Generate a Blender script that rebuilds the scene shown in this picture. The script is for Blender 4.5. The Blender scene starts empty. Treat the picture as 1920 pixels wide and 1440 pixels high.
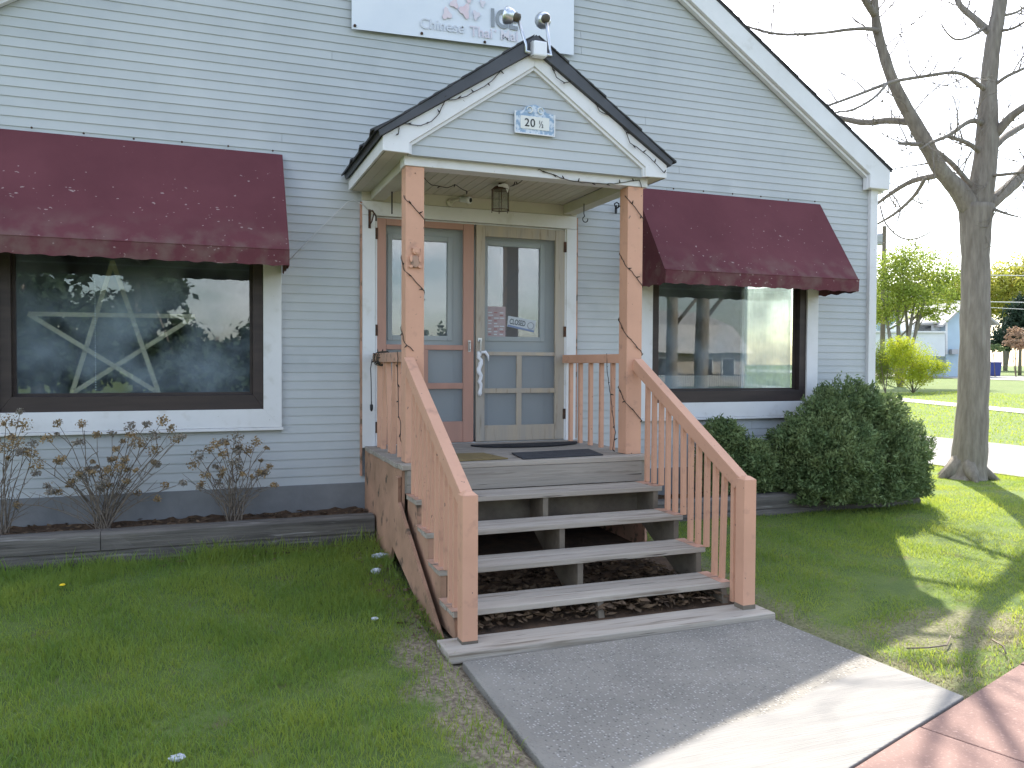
import bpy, bmesh, math, random
import numpy as np
from mathutils import Vector, Matrix

SC = bpy.context.scene
COL = SC.collection
random.seed(7); RNG = np.random.default_rng(7)
R_ = math.radians

# ------------------------------------------------------------------ camera
CAM_POS = np.array([0.013, -7.232, 1.629]); YAW, PITCH, ROLL = -20.802, -1.457, -0.265; FPX = 1519.98
a_, b_, c_ = map(R_, (YAW, PITCH, ROLL))
FWD = np.array([-math.sin(a_) * math.cos(b_), math.cos(a_) * math.cos(b_), math.sin(b_)])
_rt = np.array([math.cos(a_), math.sin(a_), 0.0]); _up = np.cross(_rt, FWD)
RGT = _rt * math.cos(c_) - _up * math.sin(c_); UPV = np.cross(RGT, FWD)
cam = bpy.data.cameras.new('camera'); cam.sensor_width = 36; cam.lens = FPX / 1920 * 36
cam.clip_end = 2000; cam.clip_start = 0.05
camo = bpy.data.objects.new('camera', cam); COL.objects.link(camo); SC.camera = camo
camo.matrix_world = Matrix(((RGT[0], UPV[0], -FWD[0], CAM_POS[0]), (RGT[1], UPV[1], -FWD[1], CAM_POS[1]),
                            (RGT[2], UPV[2], -FWD[2], CAM_POS[2]), (0, 0, 0, 1)))

# ------------------------------------------------------------------ world, sun, exposure
SUN = Vector((0.69, 0.82, 1.0)).normalized()
SUN_ELEV = math.asin(SUN.z); SUN_ROT = math.atan2(SUN.x, SUN.y)
world = bpy.data.worlds.new('World'); SC.world = world; world.use_nodes = True
nt = world.node_tree; bg = nt.nodes['Background']
sky = nt.nodes.new('ShaderNodeTexSky'); sky.sky_type = 'NISHITA'; sky.sun_disc = False
sky.sun_elevation = SUN_ELEV; sky.sun_rotation = SUN_ROT; sky.air_density = 1.0; sky.dust_density = 1.6; sky.ozone_density = 1.0
tc = nt.nodes.new('ShaderNodeTexCoord')
mp = nt.nodes.new('ShaderNodeMapping'); mp.inputs['Scale'].default_value = (1.0, 1.0, 2.6)
nz = nt.nodes.new('ShaderNodeTexNoise'); nz.inputs['Scale'].default_value = 2.3; nz.inputs['Detail'].default_value = 7; nz.inputs['Roughness'].default_value = 0.58
cr = nt.nodes.new('ShaderNodeValToRGB'); cr.color_ramp.elements[0].position = 0.49; cr.color_ramp.elements[1].position = 0.66
mx = nt.nodes.new('ShaderNodeMixRGB'); mx.inputs[2].default_value = (7.4, 7.6, 8.0, 1)
nt.links.new(tc.outputs['Generated'], mp.inputs[0]); nt.links.new(mp.outputs[0], nz.inputs['Vector'])
nt.links.new(nz.outputs[0], cr.inputs[0]); nt.links.new(cr.outputs[0], mx.inputs[0])
nt.links.new(sky.outputs[0], mx.inputs[1]); nt.links.new(mx.outputs[0], bg.inputs[0])
bg.inputs[1].default_value = 0.135
sl = bpy.data.lights.new('sun', 'SUN'); sl.energy = 4.4; sl.angle = R_(0.53); sl.color = (1.0, 0.94, 0.84)
so = bpy.data.objects.new('sun', sl); COL.objects.link(so); so.rotation_euler = SUN.to_track_quat('Z', 'Y').to_euler(); so.location = (20, 24, 30)
vs = SC.view_settings; vs.view_transform = 'Standard'; vs.look = 'None'; vs.gamma = 1; vs.exposure = 1.7; vs.use_curve_mapping = False
SC.cycles.use_denoising = True; SC.cycles.max_bounces = 8; SC.cycles.transparent_max_bounces = 12
SC.cycles.sample_clamp_indirect = 8

# ------------------------------------------------------------------ helpers
def ray(u, v):
    d = FWD * FPX + RGT * (u - 960) - UPV * (v - 720)
    return d / np.linalg.norm(d)
def at(u, v, x=None, y=None, z=None, d=None):
    """the point on a photograph ray that lies on a given plane / at a given depth of the place"""
    r = ray(u, v)
    if x is not None: t = (x - CAM_POS[0]) / r[0]
    elif y is not None: t = (y - CAM_POS[1]) / r[1]
    elif z is not None: t = (z - CAM_POS[2]) / r[2]
    else: t = d / float(r @ FWD)
    return CAM_POS + r * t
def ss(a, b, x):
    t = np.clip((x - a) / (b - a), 0, 1); return t * t * (3 - 2 * t)
def ground_z(x, y):
    x = np.asarray(x, float); y = np.asarray(y, float)
    return 0.14 * ss(-3.4, -0.9, y) + 0.0125 * np.clip(x - 15, 0, 90) - 0.02
def on_ground(u, v):
    p = at(u, v, z=0.1)
    for _ in range(25): p = at(u, v, z=float(ground_z(p[0], p[1])))
    return p

ORIG = {}
def reg(o, w, parent):
    w = Vector(w); ORIG[o.name] = w
    if parent is not None:
        o.parent = parent; o.location = w - ORIG[parent.name]
    else: o.location = w
    COL.objects.link(o)
def thing(name, loc, label=None, cat=None, group=None, kind=None):
    o = bpy.data.objects.new(name, None); o.empty_display_size = 0.1; reg(o, loc, None)
    tag(o, label, cat, group, kind); return o
def sub(name, loc, parent):
    o = bpy.data.objects.new(name, None); reg(o, loc, parent); return o
def tag(o, label=None, cat=None, group=None, kind=None):
    if label: o['label'] = label
    if cat: o['category'] = cat
    if group: o['group'] = group
    if kind: o['kind'] = kind
    return o

class MB:
    """collects faces in place coordinates; build() links them as one mesh object"""
    def __init__(s): s.v = []; s.f = []
    def add(s, vs, fs):
        n = len(s.v); s.v += [tuple(map(float, p)) for p in vs]; s.f += [tuple(i + n for i in f) for f in fs]; return s
    def box(s, x0, x1, y0, y1, z0, z1):
        return s.hexa([(x0, y0, z0), (x1, y0, z0), (x1, y1, z0), (x0, y1, z0), (x0, y0, z1), (x1, y0, z1), (x1, y1, z1), (x0, y1, z1)])
    def hexa(s, p):
        return s.add(p, [(0, 3, 2, 1), (4, 5, 6, 7), (0, 1, 5, 4), (1, 2, 6, 5), (2, 3, 7, 6), (3, 0, 4, 7)])
    def bar(s, p0, p1, w, h, up=(0, 0, 1)):
        p0, p1, up = Vector(p0), Vector(p1), Vector(up); d = (p1 - p0).normalized()
        sd = d.cross(up).normalized() * (w / 2); u = sd.cross(d).normalized() * (h / 2)
        return s.hexa([p0 - sd - u, p1 - sd - u, p1 + sd - u, p0 + sd - u, p0 - sd + u, p1 - sd + u, p1 + sd + u, p0 + sd + u])
    def prism(s, poly, off):
        n = len(poly); off = Vector(off); a = [Vector(p) for p in poly]
        return s.add(a + [p + off for p in a], [tuple(range(n)), tuple(range(2 * n - 1, n - 1, -1))] + [((i + 1) % n, i, n + i, n + (i + 1) % n) for i in range(n)])
    def tube(s, pts, rad, n=8, cap=True):
        pts = [Vector(p) for p in pts]; k = len(pts)
        if not hasattr(rad, '__len__'): rad = [rad] * k
        vs, fs = [], []; prev = None
        for i, p in enumerate(pts):
            d = (pts[min(i + 1, k - 1)] - pts[max(i - 1, 0)])
            d = d.normalized() if d.length > 1e-9 else Vector((0, 0, 1))
            ref = prev if prev is not None else (Vector((1, 0, 0)) if abs(d.x) < .8 else Vector((0, 1, 0)))
            sx = (ref - d * ref.dot(d))
            sx = sx.normalized() if sx.length > 1e-6 else d.orthogonal().normalized()
            prev = sx; sy = d.cross(sx)
            for j in range(n):
                t = 2 * math.pi * j / n; vs.append(p + (sx * math.cos(t) + sy * math.sin(t)) * rad[i])
        for i in range(k - 1):
            for j in range(n):
                fs.append((i * n + j, i * n + (j + 1) % n, (i + 1) * n + (j + 1) % n, (i + 1) * n + j))
        if cap: fs += [tuple(range(n - 1, -1, -1)), tuple(range((k - 1) * n, k * n))]
        return s.add(vs, fs)
    def lathe(s, c, prof, n=16, axis=(0, 0, 1)):
        c = Vector(c); ax = Vector(axis).normalized(); sx = ax.orthogonal().normalized(); sy = ax.cross(sx); vs, fs = [], []
        for r, h in prof:
            for j in range(n):
                t = 2 * math.pi * j / n; vs.append(c + ax * h + (sx * math.cos(t) + sy * math.sin(t)) * r)
        k = len(prof)
        for i in range(k - 1):
            for j in range(n): fs.append((i * n + j, i * n + (j + 1) % n, (i + 1) * n + (j + 1) % n, (i + 1) * n + j))
        fs += [tuple(range(n - 1, -1, -1)), tuple(range((k - 1) * n, k * n))]
        return s.add(vs, fs)
    def build(s, name, mat, parent=None, origin=None, smooth=False, bevel=0):
        v = np.array(s.v, float)
        if origin is None:
            origin = ((v[:, 0].min() + v[:, 0].max()) / 2, (v[:, 1].min() + v[:, 1].max()) / 2, v[:, 2].min())
        me = bpy.data.meshes.new(name)
        me.from_pydata((v - np.array(origin)).tolist(), [], s.f); me.update()
        bm = bmesh.new(); bm.from_mesh(me); bmesh.ops.recalc_face_normals(bm, faces=bm.faces); bm.to_mesh(me); bm.free()
        if smooth: me.polygons.foreach_set('use_smooth', [True] * len(me.polygons))
        me.materials.append(mat)
        o = bpy.data.objects.new(name, me); reg(o, origin, parent)
        if bevel:
            m = o.modifiers.new('bevel', 'BEVEL'); m.width = bevel; m.segments = 2; m.limit_method = 'ANGLE'
        return o

def tris_obj(name, V, mat, parent=None, origin=(0, 0, 0), k=3):
    """V: (N,k,3) separate polygons of k corners"""
    V = np.asarray(V, np.float32) - np.array(origin, np.float32); n = len(V)
    me = bpy.data.meshes.new(name); me.vertices.add(n * k); me.vertices.foreach_set('co', V.reshape(-1))
    me.loops.add(n * k); me.loops.foreach_set('vertex_index', np.arange(n * k, dtype=np.int32))
    me.polygons.add(n); me.polygons.foreach_set('loop_start', np.arange(0, n * k, k, dtype=np.int32))
    me.polygons.foreach_set('loop_total', np.full(n, k, np.int32)); me.update(calc_edges=True)
    me.materials.append(mat); o = bpy.data.objects.new(name, me); reg(o, origin, parent); return o

def leaves(P, size, seed, aspect=1.0, D=None, spread=1.0):
    """leaf quads at points P; D a preferred direction per leaf"""
    r = np.random.default_rng(seed); n = len(P)
    a = r.normal(size=(n, 3)) * spread
    if D is not None: a += D
    a /= np.linalg.norm(a, axis=1, keepdims=True) + 1e-9
    b = np.cross(a, r.normal(size=(n, 3))); b /= np.linalg.norm(b, axis=1, keepdims=True) + 1e-9
    s = size * r.uniform(.6, 1.35, (n, 1))
    a = a * s * aspect; b = b * s
    return np.stack([P - a * .5, P + b * .5 * .7, P + a * .5, P - b * .5 * .7], 1)

# ------------------------------------------------------------------ materials
def col(h):
    """sRGB hex to linear"""
    out = []
    for i in (0, 2, 4):
        c = int(h[i:i + 2], 16) / 255; out.append(c / 12.92 if c <= .04045 else ((c + .055) / 1.055) ** 2.4)
    return (*out, 1)
def lin(r, g, b): return (r, g, b, 1)
MATS = {}
def mat(name, c1, c2=None, scale=3.0, contrast=(.35, .65), rough=.7, stretch=(1, 1, 1), detail=5, bump=0, bscale=None, bstretch=None,
        spec=.3, metal=0, rnd=0.0, c3=None, s3=30, t3=(.62, .72), transl=0, rough2=None, coat=0, c4=None, s4=60, t4=(.70, .74), st4=None, tcol=None):
    m = bpy.data.materials.new(name); m.use_nodes = True; n = m.node_tree.nodes; l = m.node_tree.links
    bs = n['Principled BSDF']; bs.inputs['Roughness'].default_value = rough; bs.inputs['Specular IOR Level'].default_value = spec; bs.inputs['Metallic'].default_value = metal
    geo = n.new('ShaderNodeNewGeometry')
    def noise(sc, st, det=detail):
        mpp = n.new('ShaderNodeMapping'); mpp.inputs['Scale'].default_value = st; l.new(geo.outputs['Position'], mpp.inputs[0])
        no = n.new('ShaderNodeTexNoise'); no.inputs['Scale'].default_value = sc; no.inputs['Detail'].default_value = det; no.inputs['Roughness'].default_value = .6
        l.new(mpp.outputs[0], no.inputs['Vector']); return no.outputs[0]
    def ramp(src, lo, hi):
        r = n.new('ShaderNodeMapRange'); r.inputs[1].default_value = lo; r.inputs[2].default_value = hi; l.new(src, r.inputs[0]); return r.outputs[0]
    cur = None
    def mix(f, A, B):
        x = n.new('ShaderNodeMixRGB')
        if isinstance(f, float): x.inputs[0].default_value = f
        else: l.new(f, x.inputs[0])
        for k, q in ((1, A), (2, B)):
            if isinstance(q, tuple): x.inputs[k].default_value = q
            else: l.new(q, x.inputs[k])
        return x.outputs[0]
    out = c1
    if c2 is not None: out = mix(ramp(noise(scale, stretch), *contrast), c1, c2)
    if c3 is not None: out = mix(ramp(noise(s3, stretch, 3), *t3), out, c3)
    if c4 is not None: out = mix(ramp(noise(s4, st4 or (1, 1, 1), 2), *t4), out, c4)
    if rnd:
        oi = n.new('ShaderNodeObjectInfo'); hsv = n.new('ShaderNodeHueSaturation')
        r = n.new('ShaderNodeMapRange'); r.inputs[3].default_value = 1 - rnd; r.inputs[4].default_value = 1 + rnd; l.new(oi.outputs['Random'], r.inputs[0]); l.new(r.outputs[0], hsv.inputs['Value'])
        if isinstance(out, tuple): hsv.inputs['Color'].default_value = out
        else: l.new(out, hsv.inputs['Color'])
        out = hsv.outputs[0]
    if isinstance(out, tuple): bs.inputs['Base Color'].default_value = out
    else: l.new(out, bs.inputs['Base Color'])
    if bump:
        b = n.new('ShaderNodeBump'); b.inputs['Strength'].default_value = bump; b.inputs['Distance'].default_value = .01
        l.new(noise(bscale or scale * 4, bstretch or stretch), b.inputs['Height']); l.new(b.outputs[0], bs.inputs['Normal'])
    if rough2 is not None:
        q = n.new('ShaderNodeMapRange'); q.inputs[3].default_value = rough; q.inputs[4].default_value = rough2; l.new(noise(scale * 2, stretch), q.inputs[0]); l.new(q.outputs[0], bs.inputs['Roughness'])
    if transl:
        tr = n.new('ShaderNodeBsdfTranslucent'); ms = n.new('ShaderNodeMixShader'); ms.inputs[0].default_value = transl
        if isinstance(out, tuple): tr.inputs[0].default_value = out
        elif tcol:
            mu = n.new('ShaderNodeMixRGB'); mu.blend_type = 'MULTIPLY'; mu.inputs[0].default_value = 1; l.new(out, mu.inputs[1]); mu.inputs[2].default_value = (*tcol, 1); l.new(mu.outputs[0], tr.inputs[0])
        else: l.new(out, tr.inputs[0])
        l.new(bs.outputs[0], ms.inputs[1]); l.new(tr.outputs[0], ms.inputs[2]); l.new(ms.outputs[0], n['Material Output'].inputs[0])
    MATS[name] = m; return m
def glass(name, ior=1.95, tint=(.93, .97, .97, 1), rough=0.0, dust_haze=0.17):
    m = bpy.data.materials.new(name); m.use_nodes = True; n = m.node_tree.nodes; l = m.node_tree.links
    n.remove(n['Principled BSDF']); f0 = ((ior - 1) / (ior + 1)) ** 2 * .85; lw = n.new('ShaderNodeLayerWeight'); lw.inputs[0].default_value = .5
    pw = n.new('ShaderNodeMath'); pw.operation = 'POWER'; l.new(lw.outputs['Facing'], pw.inputs[0]); pw.inputs[1].default_value = 5
    fr = n.new('ShaderNodeMapRange'); fr.inputs[3].default_value = f0; fr.inputs[4].default_value = 1.0; l.new(pw.outputs[0], fr.inputs[0])
    t = n.new('ShaderNodeBsdfTransparent'); t.inputs[0].default_value = tint
    g = n.new('ShaderNodeBsdfGlossy'); g.inputs['Roughness'].default_value = rough
    df = n.new('ShaderNodeBsdfDiffuse'); df.inputs[0].default_value = (.42, .51, .60, 1)  # dust film, tinted and thickened to paint in the hazy blue reflection
    geo = n.new('ShaderNodeNewGeometry'); no = n.new('ShaderNodeTexNoise'); no.inputs['Scale'].default_value = 2.2; no.inputs['Detail'].default_value = 6
    mr = n.new('ShaderNodeMapRange'); mr.inputs[1].default_value = .35; mr.inputs[2].default_value = .75; mr.inputs[4].default_value = dust_haze * 2
    l.new(geo.outputs['Position'], no.inputs['Vector']); l.new(no.outputs[0], mr.inputs[0])
    bp = n.new('ShaderNodeBump'); bp.inputs['Strength'].default_value = .02; bp.inputs['Distance'].default_value = .02
    n2 = n.new('ShaderNodeTexNoise'); n2.inputs['Scale'].default_value = 1.5; l.new(geo.outputs['Position'], n2.inputs['Vector']); l.new(n2.outputs[0], bp.inputs['Height']); l.new(bp.outputs[0], g.inputs['Normal'])
    a = n.new('ShaderNodeMixShader'); b = n.new('ShaderNodeMixShader')
    l.new(fr.outputs[0], a.inputs[0]); l.new(t.outputs[0], a.inputs[1]); l.new(g.outputs[0], a.inputs[2])
    l.new(mr.outputs[0], b.inputs[0]); l.new(a.outputs[0], b.inputs[1]); l.new(df.outputs[0], b.inputs[2]); l.new(b.outputs[0], n['Material Output'].inputs[0])
    return m
def screen_mat(name, c, op):
    m = bpy.data.materials.new(name); m.use_nodes = True; n = m.node_tree.nodes; l = m.node_tree.links
    bs = n['Principled BSDF']; bs.inputs['Base Color'].default_value = c; bs.inputs['Roughness'].default_value = .6
    t = n.new('ShaderNodeBsdfTransparent'); a = n.new('ShaderNodeMixShader'); a.inputs[0].default_value = op
    l.new(t.outputs[0], a.inputs[1]); l.new(bs.outputs[0], a.inputs[2]); l.new(a.outputs[0], n['Material Output'].inputs[0]); return m

M_siding = mat('siding_vinyl', lin(.415, .435, .442), lin(.47, .487, .49), scale=.9, rough=.55, bump=.06, bscale=4, bstretch=(1, 1, 4), rnd=.03, c3=lin(.36, .38, .39), s3=1.6, t3=(.56, .85))
M_white = mat('white_trim', lin(.70, .695, .70), lin(.64, .635, .63), scale=2.5, rough=.5, bump=.05, bscale=30, c3=lin(.50, .48, .44), s3=5, t3=(.60, .85), c4=lin(.30, .27, .23), s4=55, t4=(.735, .76))
M_cream = mat('cream_paint', lin(.56, .53, .45), lin(.50, .47, .39), scale=3, rough=.6, bump=.08, bscale=25, rnd=.03, c3=lin(.40, .37, .30), s3=14, t3=(.68, .85))
M_dark = mat('dark_frame', lin(.035, .026, .024), lin(.055, .04, .035), scale=4, stretch=(.3, 1, 3), rough=.5, bump=.05, bscale=40)
M_salmon = mat('salmon_paint', lin(.60, .335, .225), lin(.54, .30, .20), scale=2.2, rough=.62, bump=.12, bscale=26, bstretch=(1, 1, .25), rnd=.035, c3=lin(.40, .225, .16), s3=9, t3=(.58, .80), c4=lin(.20, .13, .095), s4=38, t4=(.715, .745), st4=(1, 1, .6))
M_salmonw = mat('worn_salmon_paint', lin(.50, .28, .20), lin(.38, .24, .17), scale=4, contrast=(.4, .62), rough=.75, bump=.3, bscale=24, c3=lin(.17, .12, .085), s3=11, t3=(.56, .66), rnd=.04)
M_skirt = mat('peeling_skirt_paint', lin(.42, .245, .165), lin(.27, .165, .105), scale=2.6, contrast=(.38, .66), rough=.85, bump=.5, bscale=16, bstretch=(2, 2, .5), c3=lin(.10, .075, .055), s3=6, t3=(.58, .68))
M_salmond = mat('faded_salmon_door', lin(.44, .245, .185), lin(.38, .22, .17), scale=2.5, stretch=(3, 3, .5), rough=.7, bump=.15, bscale=30, bstretch=(2, 2, .15), c3=lin(.36, .21, .16), s3=9, t3=(.62, .8))
M_tan = mat('bare_door_wood', lin(.43, .36, .275), lin(.36, .325, .28), scale=3, stretch=(4, 4, .4), rough=.75, bump=.35, bscale=22, bstretch=(4, 4, .12), c3=lin(.22, .17, .12), s3=8, t3=(.58, .76))
M_deck = mat('grey_weathered_wood', lin(.34, .305, .26), lin(.25, .222, .19), scale=3.2, stretch=(.35, 4, 4), contrast=(.3, .7), rough=.85, bump=.5, bscale=14, bstretch=(.15, 5, 5), rnd=.08, c3=lin(.14, .115, .09), s3=5, t3=(.57, .76), c4=lin(.06, .05, .04), s4=16, t4=(.67, .71), st4=(.12, 3, 3))
M_tread = mat('weathered_tread', lin(.42, .372, .315), lin(.31, .272, .228), scale=3.2, stretch=(.3, 5, 5), contrast=(.3, .7), rough=.85, bump=.55, bscale=14, bstretch=(.13, 6, 6), rnd=.09, c3=lin(.17, .135, .10), s3=5, t3=(.56, .74), c4=lin(.07, .055, .045), s4=16, t4=(.66, .70), st4=(.12, 3, 3))
M_timber = mat('old_timber', lin(.155, .14, .125), lin(.075, .068, .062), scale=4, stretch=(.22, 5, 5), contrast=(.35, .65), rough=.9, bump=1.0, bscale=12, bstretch=(.12, 5, 5), c3=lin(.30, .28, .26), s3=5, t3=(.60, .72))
M_stringer = mat('stringer_wood', lin(.20, .17, .13), lin(.12, .10, .08), scale=5, rough=.9, bump=.4, bscale=20)
M_awning = None
M_roof = mat('dark_shingle', lin(.045, .045, .05), lin(.07, .07, .075), scale=8, rough=.85, bump=.5, bscale=60, rnd=.1)
M_flash = mat('dark_drip_edge', lin(.050, .052, .060), lin(.065, .067, .075), scale=3, rough=.5, bump=.04, bscale=20, spec=.4)
M_found = mat('foundation_render', lin(.21, .215, .22), lin(.15, .155, .16), scale=2.5, rough=.9, bump=.35, bscale=18, c3=lin(.22, .22, .22), s3=5, t3=(.6, .8))
M_soil = mat('soil', lin(.055, .036, .024), lin(.10, .06, .035), scale=9, rough=1, bump=1.2, bscale=30)
M_room = mat('room_paint', lin(.30, .31, .31), lin(.24, .25, .25), scale=.6, rough=.8)
M_floor_in = mat('room_floor', lin(.10, .08, .06), lin(.07, .055, .04), scale=2, rough=.5)
M_doorgrey = mat('grey_entry_door', lin(.47, .50, .49), lin(.42, .45, .44), scale=2, rough=.5)
M_glass = glass('window_glass'); M_glass_d = glass('door_glass', ior=3.0, dust_haze=.05)
M_screen = screen_mat('insect_screen', lin(.24, .26, .27), .26)
M_screenlow = screen_mat('dusty_insect_screen', lin(.26, .285, .31), .45)
M_black = mat('black_iron', lin(.012, .012, .013), rough=.5, spec=.4)
M_rust = mat('rusty_iron', lin(.035, .025, .02), lin(.10, .045, .025), scale=25, rough=.8)
M_steel = mat('dull_steel', lin(.55, .55, .55), lin(.4, .4, .4), scale=12, rough=.38, metal=.9)
M_chrome = mat('lamp_bell_metal', lin(.62, .64, .66), lin(.5, .52, .54), scale=10, rough=.3, metal=.85)
M_bronze = mat('bronze_lamp_back', lin(.10, .085, .06), lin(.07, .06, .045), scale=15, rough=.5)
M_plastic = mat('white_plastic', lin(.74, .75, .78), rough=.4)
M_cable = mat('green_cable', lin(.010, .016, .010), rough=.5)
M_cableb = mat('brown_cable', lin(.03, .022, .016), rough=.5)
M_bulb = mat('small_bulb', lin(.35, .33, .30), rough=.15, spec=.6)
M_mat = mat('black_rubber_mat', lin(.018, .019, .022), lin(.03, .03, .034), scale=14, rough=.8, bump=.5, bscale=120)
M_mat2 = mat('grey_ribbed_mat', lin(.035, .037, .043), lin(.055, .057, .062), scale=10, rough=.85, bump=.5, bscale=90)
M_mat3 = mat('tan_mat', lin(.22, .165, .075), lin(.17, .13, .06), scale=10, rough=.95, bump=.5, bscale=120)
M_stick = mat('star_lath', lin(.56, .49, .36), lin(.46, .40, .29), scale=6, rough=.8)
M_paperw = mat('white_blind', lin(.84, .87, .86), lin(.76, .80, .79), scale=1.5, rough=.7, transl=.6)
def sheer_mat():
    m = M_paperw; n = m.node_tree.nodes; l = m.node_tree.links; out = n['Material Output']; src = out.inputs[0].links[0].from_socket
    t = n.new('ShaderNodeBsdfTransparent'); t.inputs[0].default_value = (.93, .98, .95, 1); a = n.new('ShaderNodeMixShader'); a.inputs[0].default_value = .38
    l.new(src, a.inputs[1]); l.new(t.outputs[0], a.inputs[2]); l.new(a.outputs[0], out.inputs[0]); return m
M_sheer = sheer_mat()
M_litter = mat('crumpled_paper', lin(.50, .52, .56), lin(.33, .35, .40), scale=40, contrast=(.45, .6), rough=.6, bump=.6, bscale=60)
M_bark = mat('maple_bark', lin(.255, .225, .19), lin(.165, .143, .12), scale=9, stretch=(2.2, 2.2, .35), contrast=(.35, .65), rough=.95, bump=1.3, bscale=26, bstretch=(2, 2, .3), c3=lin(.30, .28, .24), s3=4, t3=(.6, .75))
M_stem = mat('dry_stem', lin(.19, .155, .12), lin(.12, .095, .075), scale=20, rough=.9)
M_flower = mat('dried_flower', lin(.36, .25, .13), lin(.25, .19, .12), scale=9, contrast=(.4, .6), rough=.95, transl=.2)
M_flowerg = mat('grey_dried_flower', lin(.32, .28, .23), lin(.22, .19, .155), scale=9, rough=.95, transl=.2)
M_shrub = mat('arborvitae_leaf', lin(.115, .175, .070), lin(.205, .260, .105), scale=5, contrast=(.38, .66), rough=.75, transl=.18, c3=lin(.10, .07, .03), s3=3.2, t3=(.72, .84))
M_spring = mat('spring_leaf', lin(.30, .34, .055), lin(.20, .27, .05), scale=1.0, rough=.7, transl=.45)
M_springy = mat('yellow_spring_leaf', lin(.42, .38, .07), lin(.30, .33, .06), scale=.6, rough=.7, transl=.45)
M_fors = mat('forsythia_leaf', lin(.45, .47, .03), lin(.30, .38, .03), scale=2, rough=.7, transl=.4)
M_fors2 = mat('olive_bush_leaf', lin(.14, .19, .035), lin(.22, .27, .045), scale=2, rough=.7, transl=.35)
M_ever = mat('evergreen_needles', lin(.016, .034, .020), lin(.030, .055, .030), scale=1.2, rough=.8, transl=.1)
M_pink = mat('reddish_leaf', lin(.30, .19, .13), lin(.36, .26, .18), scale=2, rough=.7, transl=.35)
M_grass = mat('grass_blade', lin(.150, .255, .062), lin(.225, .320, .078), scale=2.2, contrast=(.35, .65), rough=.55, spec=.25, transl=.55, tcol=(1.75, 1.35, .75), c3=lin(.29, .29, .13), s3=5.5, t3=(.64, .80))
M_grassf = mat('dry_grass_blade', lin(.36, .31, .20), lin(.26, .22, .14), scale=6, rough=.8, transl=.25)
M_dleaf = mat('dead_leaf', lin(.16, .105, .06), lin(.09, .06, .04), scale=14, rough=.9, transl=.1)
M_lawn = mat('lawn_soil', lin(.075, .115, .028), lin(.115, .155, .036), scale=3.5, rough=1, bump=.8, bscale=60, c3=lin(.115, .10, .05), s3=4, t3=(.60, .75))
M_asphalt = mat('asphalt', lin(.055, .055, .057), lin(.075, .075, .075), scale=6, rough=.9, bump=.4, bscale=90)
M_drive = mat('gravel_drive', lin(.22, .21, .20), lin(.175, .168, .16), scale=5, rough=.95, bump=.8, bscale=70, c3=lin(.28, .27, .255), s3=40, t3=(.55, .65))
M_path = mat('pale_path', lin(.32, .305, .28), lin(.28, .265, .245), scale=3, rough=.9)
M_red = mat('red_paver', lin(.215, .130, .110), lin(.18, .110, .094), scale=2.5, rough=.85, bump=.3, bscale=110, c3=lin(.29, .19, .165), s3=60, t3=(.58, .68), rnd=.03)
M_curb = mat('kerb_concrete', lin(.38, .36, .33), lin(.30, .29, .27), scale=4, rough=.9, bump=.3, bscale=60)
M_fwhite = mat('far_white_siding', lin(.66, .68, .70), lin(.60, .62, .64), scale=1, rough=.6)
M_fblue = mat('far_blue_siding', lin(.42, .53, .62), lin(.38, .48, .57), scale=1, rough=.6)
M_fgrey = mat('far_grey_wall', lin(.42, .42, .44), lin(.36, .36, .38), scale=1, rough=.8)
M_froof = mat('far_grey_roof', lin(.30, .30, .30), lin(.24, .24, .24), scale=2, rough=.9)
M_fpale = mat('far_pale_roof', lin(.42, .41, .40), lin(.36, .35, .34), scale=2, rough=.9)
M_fdark = mat('far_dark_pane', lin(.03, .035, .04), rough=.15, spec=.6)
M_brick = mat('far_brick', lin(.46, .41, .36), lin(.40, .35, .31), scale=4, rough=.9)
M_blue = mat('blue_bin_plastic', lin(.035, .05, .22), rough=.45)
M_brownb = mat('brown_bin_plastic', lin(.045, .03, .025), rough=.5)
M_wire = mat('pale_wire', lin(.55, .55, .55), rough=.4)
M_orange = mat('faded_red_print', lin(.50, .20, .18), rough=.7)

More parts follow.
